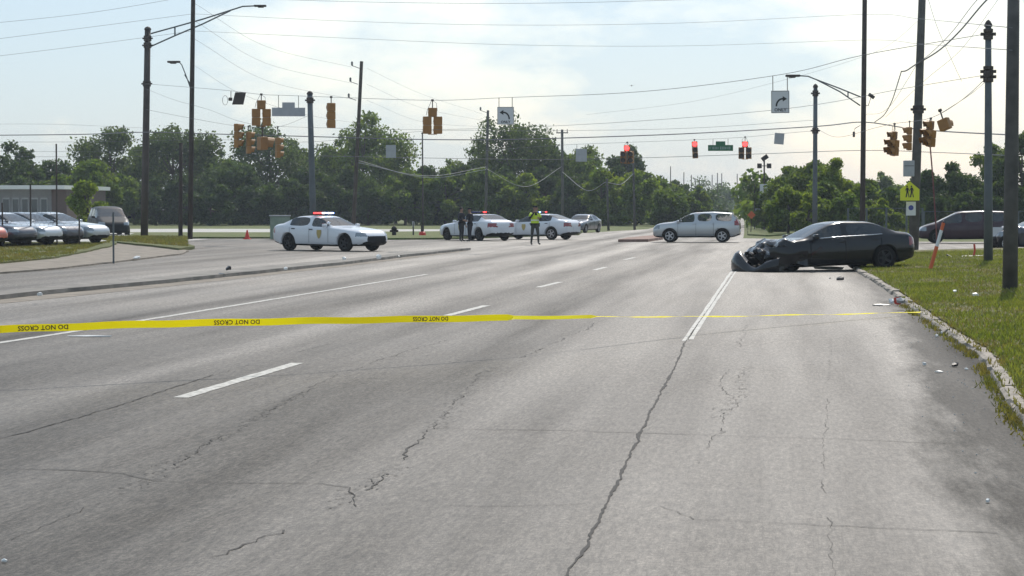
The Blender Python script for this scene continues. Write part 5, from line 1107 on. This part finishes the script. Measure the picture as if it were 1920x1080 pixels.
# ================================================================ PEOPLE
def skin_mesh(joints, edges, lv=2):
    me = bpy.data.meshes.new('sk'); me.from_pydata([j[0] for j in joints], edges, []); o = bpy.data.objects.new('sk', me); COL.objects.link(o)
    o.modifiers.new('s', 'SKIN')
    if not me.skin_vertices: me.attributes
    sk = me.skin_vertices[0].data
    for i, j in enumerate(joints): sk[i].radius = j[1] if isinstance(j[1], tuple) else (j[1], j[1]); sk[i].use_root = (i == 0)
    sb = o.modifiers.new('u', 'SUBSURF'); sb.levels = lv; sb.render_levels = lv
    dg = bpy.context.evaluated_depsgraph_get(); dg.update(); r = bpy.data.meshes.new_from_object(o.evaluated_get(dg), depsgraph=dg); bpy.data.objects.remove(o); return r
def person(loc, rz, label, pose, vest=False, H_=1.80, cap=True, top='cloth', legs='cloth'):
    root = empty('person', loc, rz, label, 'person'); k_ = H_/1.80; root.scale = (k_,)*3
    # +x = person's left, faces -y
    hL, hR, eL, eR = pose['handL'], pose['handR'], pose['elbL'], pose['elbR']; fx = pose.get('foot', .16); st_ = pose.get('step', 0.)
    J = [((0, 0, .95), (.15, .11)), ((0, 0, 1.12), (.135, .10)), ((0, 0, 1.32), (.17, .115)), ((0, 0, 1.44), (.12, .09)), ((0, -.01, 1.53), .055), ((0, -.02, 1.60), (.075, .085)), ((0, -.025, 1.70), (.078, .095)), ((0, -.02, 1.765), (.05, .06)),
         ((.19, 0, 1.42), .07), (eL, .045), (hL, .03), ((-.19, 0, 1.42), .07), (eR, .045), (hR, .03),
         ((.10, 0, .88), .10), ((fx*.8, -.02+st_*.5, .48), .065), ((fx, st_+.01, .10), .045), ((fx+.02, st_-.15, .04), (.045, .035)),
         ((-.10, 0, .88), .10), ((-fx*.8, -.02-st_*.5, .48), .065), ((-fx, -st_+.01, .10), .045), ((-fx-.02, -st_-.15, .04), (.045, .035))]
    E = [(0, 1), (1, 2), (2, 3), (3, 4), (4, 5), (5, 6), (6, 7), (3, 8), (8, 9), (9, 10), (3, 11), (11, 12), (12, 13), (0, 14), (14, 15), (15, 16), (16, 17), (0, 18), (18, 19), (19, 20), (20, 21)]
    me = skin_mesh(J, E)
    hv = [Vector(hL), Vector(hR)]
    for m_ in (M[top], M['skin'], M[legs], M['shoe']): me.materials.append(m_)
    idx = []
    for f in me.polygons:
        c = f.center; h = min((c-h_).length for h_ in hv)
        idx.append(1 if c.z > 1.50 or h < .055 else 3 if c.z < .13 else 2 if c.z < .95 else 0)
    me.polygons.foreach_set('material_index', idx); me.polygons.foreach_set('use_smooth', [True]*len(idx))
    # face and hands join the body mesh
    bm = bmesh.new(); bm.from_mesh(me)
    ex = MB()
    for (h_, e_) in ((hv[0], Vector(eL)), (hv[1], Vector(eR))):
        d = (h_-e_).normalized(); sd_ = d.cross(Vector((0, 1, 0))).normalized() if abs(d.y) < .9 else Vector((1, 0, 0)); nn = d.cross(sd_)
        ex.tube([h_-d*.01, h_+d*.05, h_+d*.09], [.026, .036, .034], 8, m=1)
        for i, ln in enumerate((.065, .075, .07, .055)):
            o_ = sd_*(-.026+.0175*i); p0 = h_+d*.085+o_; ex.tube([p0, p0+d*ln*.5-nn*.004, p0+d*ln*.8-nn*.02, p0+d*ln*.9-nn*.035], [.0095, .009, .008, .006], 5, m=1)
        p0 = h_+d*.03-sd_*.028; ex.tube([p0, p0-sd_*.025+d*.03, p0-sd_*.03+d*.06], [.011, .010, .007], 5, m=1)
    ex.tube([(0, -.10, 1.70), (0, -.125, 1.668), (0, -.112, 1.66)], [.010, .016, .008], 6, m=1)
    for s in (-1, 1):
        ex.tube([(s*.078, -.02, 1.71), (s*.09, -.01, 1.69), (s*.08, -.02, 1.66)], [.012, .016, .010], 6, m=1); ex.lathe([(.001, -.012), (.010, -.006), (.012, 0)], (s*.032, -.103, 1.705), 'Y', 6, m=3)
    ex.tube([(-.022, -.112, 1.632), (0, -.117, 1.630), (.022, -.112, 1.632)], .006, 5, m=2)
    o = ex.build('tmp', [M[top], M['skin'], M[legs], M['shoe']]); bm.from_mesh(o.data); bm.to_mesh(me); bm.free(); bpy.data.objects.remove(o)
    bo = bpy.data.objects.new('body', me); link(bo, root)
    b = MB()
    if cap:
        b.lathe([(.088, 0), (.098, .01), (.115, .06), (.11, .075), (.001, .08)], (0, -.015, 1.725), n=14); b.add([(-.07, -.09, 1.735), (.07, -.09, 1.735), (.05, -.155, 1.72), (-.05, -.155, 1.72)], [(0, 1, 2, 3)]); b.build('cap', M['cloth'], root, smooth=True)
    else:
        b.lathe([(.085, 0), (.10, .04), (.09, .09), (.05, .125), (.001, .135)], (0, .008, 1.675), n=14); b.build('hair', M['hair'], root, smooth=True)
    b = MB(); b.lathe([(.165, -.03), (.175, -.03), (.175, .03), (.165, .03)], (0, 0, 0), n=18); me3 = b.build('duty_belt', M['black'], root); me3.scale = (1, .78, 1); me3.location = (0, 0, .99)
    b = MB(); b.bbox((.2, 0, .93), (.05, .09, .18), .01); b.bbox((-.2, 0, .95), (.04, .08, .12), .01); b.build('holster', M['black'], root)
    if vest:
        b = MB(); pr = [(.172, 1.0), (.168, 1.12), (.18, 1.28), (.185, 1.36), (.15, 1.44), (.095, 1.47)]; n = 20; vs_ = []
        for r, z_ in pr:
            for j in range(n): t = 2*PI*j/n; vs_.append((r*1.12*math.cos(t), r*.82*math.sin(t), z_))
        b.add(vs_, [(i*n+j, i*n+(j+1) % n, (i+1)*n+(j+1) % n, (i+1)*n+j) for i in range(len(pr)-1) for j in range(n) if not (i > 2 and j in (15, 14) )]); b.build('vest', M['vest'], root, smooth=True, label='high visibility yellow vest')
        b = MB(); b.lathe([(.196, -.025), (.200, -.025), (.200, .025), (.196, .025)], n=20); s_ = b.build('reflective_band', M['vestt'], root); s_.scale = (1, .74, 1); s_.location = (0, 0, 1.14)
        for s in (-1, 1):     # sleeves of the hi-vis shirt
            e_ = Vector(eL if s > 0 else eR); sh_ = Vector((s*.19, 0, 1.42)); b = MB(); b.tube([sh_+Vector((-s*.03, 0, .01)), sh_.lerp(e_, .35), sh_.lerp(e_, .6)], [.092, .08, .072], 10); b.build('sleeve', M['vest'], root, smooth=True)
    return root
pose_a = dict(handL=(.10, -.24, 1.22), elbL=(.29, -.03, 1.14), handR=(-.06, -.25, 1.58), elbR=(-.30, -.08, 1.20), foot=.20, step=.06)
pose_b = dict(handL=(.30, -.06, .86), elbL=(.27, .04, 1.14), handR=(-.12, -.26, 1.12), elbR=(-.27, -.02, 1.14), foot=.13, step=.03)
pose_c = dict(handL=(.12, -.24, 1.10), elbL=(.28, .0, 1.14), handR=(-.10, -.25, 1.14), elbR=(-.28, -.0, 1.15), foot=.12, step=-.04)
person(stand(1003, 459.5), yaw+.35, 'officer in a bright yellow green vest and dark trousers standing in the crossing', pose_a, vest=True, H_=1.86, top='cloth', legs='trousers')
person(stand(865, 453), yaw+.9, 'dark uniformed officer, left of the pair beside the police sedan', pose_b, cap=False, H_=1.80)
person(stand(881, 453), yaw-.9, 'dark uniformed officer, right of the pair beside the police sedan', pose_c, cap=True, H_=1.76)
# bird high in the sky
p = P(1184, 161, 150); b = MB(); b.add([(0, .12, 0), (0, -.10, 0), (.35, .02, .12), (-.35, .02, .10), (.08, .1, .03), (-.08, .1, .03)], [(0, 4, 2), (0, 5, 3), (0, 1, 4), (0, 1, 5), (1, 2, 4), (1, 3, 5)]); b.tube([(0, -.16, 0), (0, 0, .02), (0, .2, 0)], [.02, .05, .02], 6); o = b.build('bird', M['black'], None, label='tiny dark bird flying in the pale sky above centre right', cat='bird'); o.location = p

# ================================================================ HAZE
b = MB(); b.box((0, 640, 10.5), (1000, 1400, 24)); hz = b.build('haze', [], None, kind='stuff'); hz['label'] = 'thin bluish summer haze in the air'; hz['category'] = 'haze'
hm = bpy.data.materials.new('haze'); hm.use_nodes = True; t = hm.node_tree; t.nodes.remove(t.nodes['Principled BSDF']); v = t.nodes.new('ShaderNodeVolumePrincipled'); v.inputs['Color'].default_value = (.80, .90, 1, 1); v.inputs['Density'].default_value = .0003; v.inputs['Anisotropy'].default_value = .2
t.links.new(v.outputs[0], t.nodes['Material Output'].inputs['Volume']); hz.data.materials.append(hm)
for i in range(8):
    m_ = bpy.data.materials.get('slot%d' % i)
    if m_: bpy.data.materials.remove(m_)
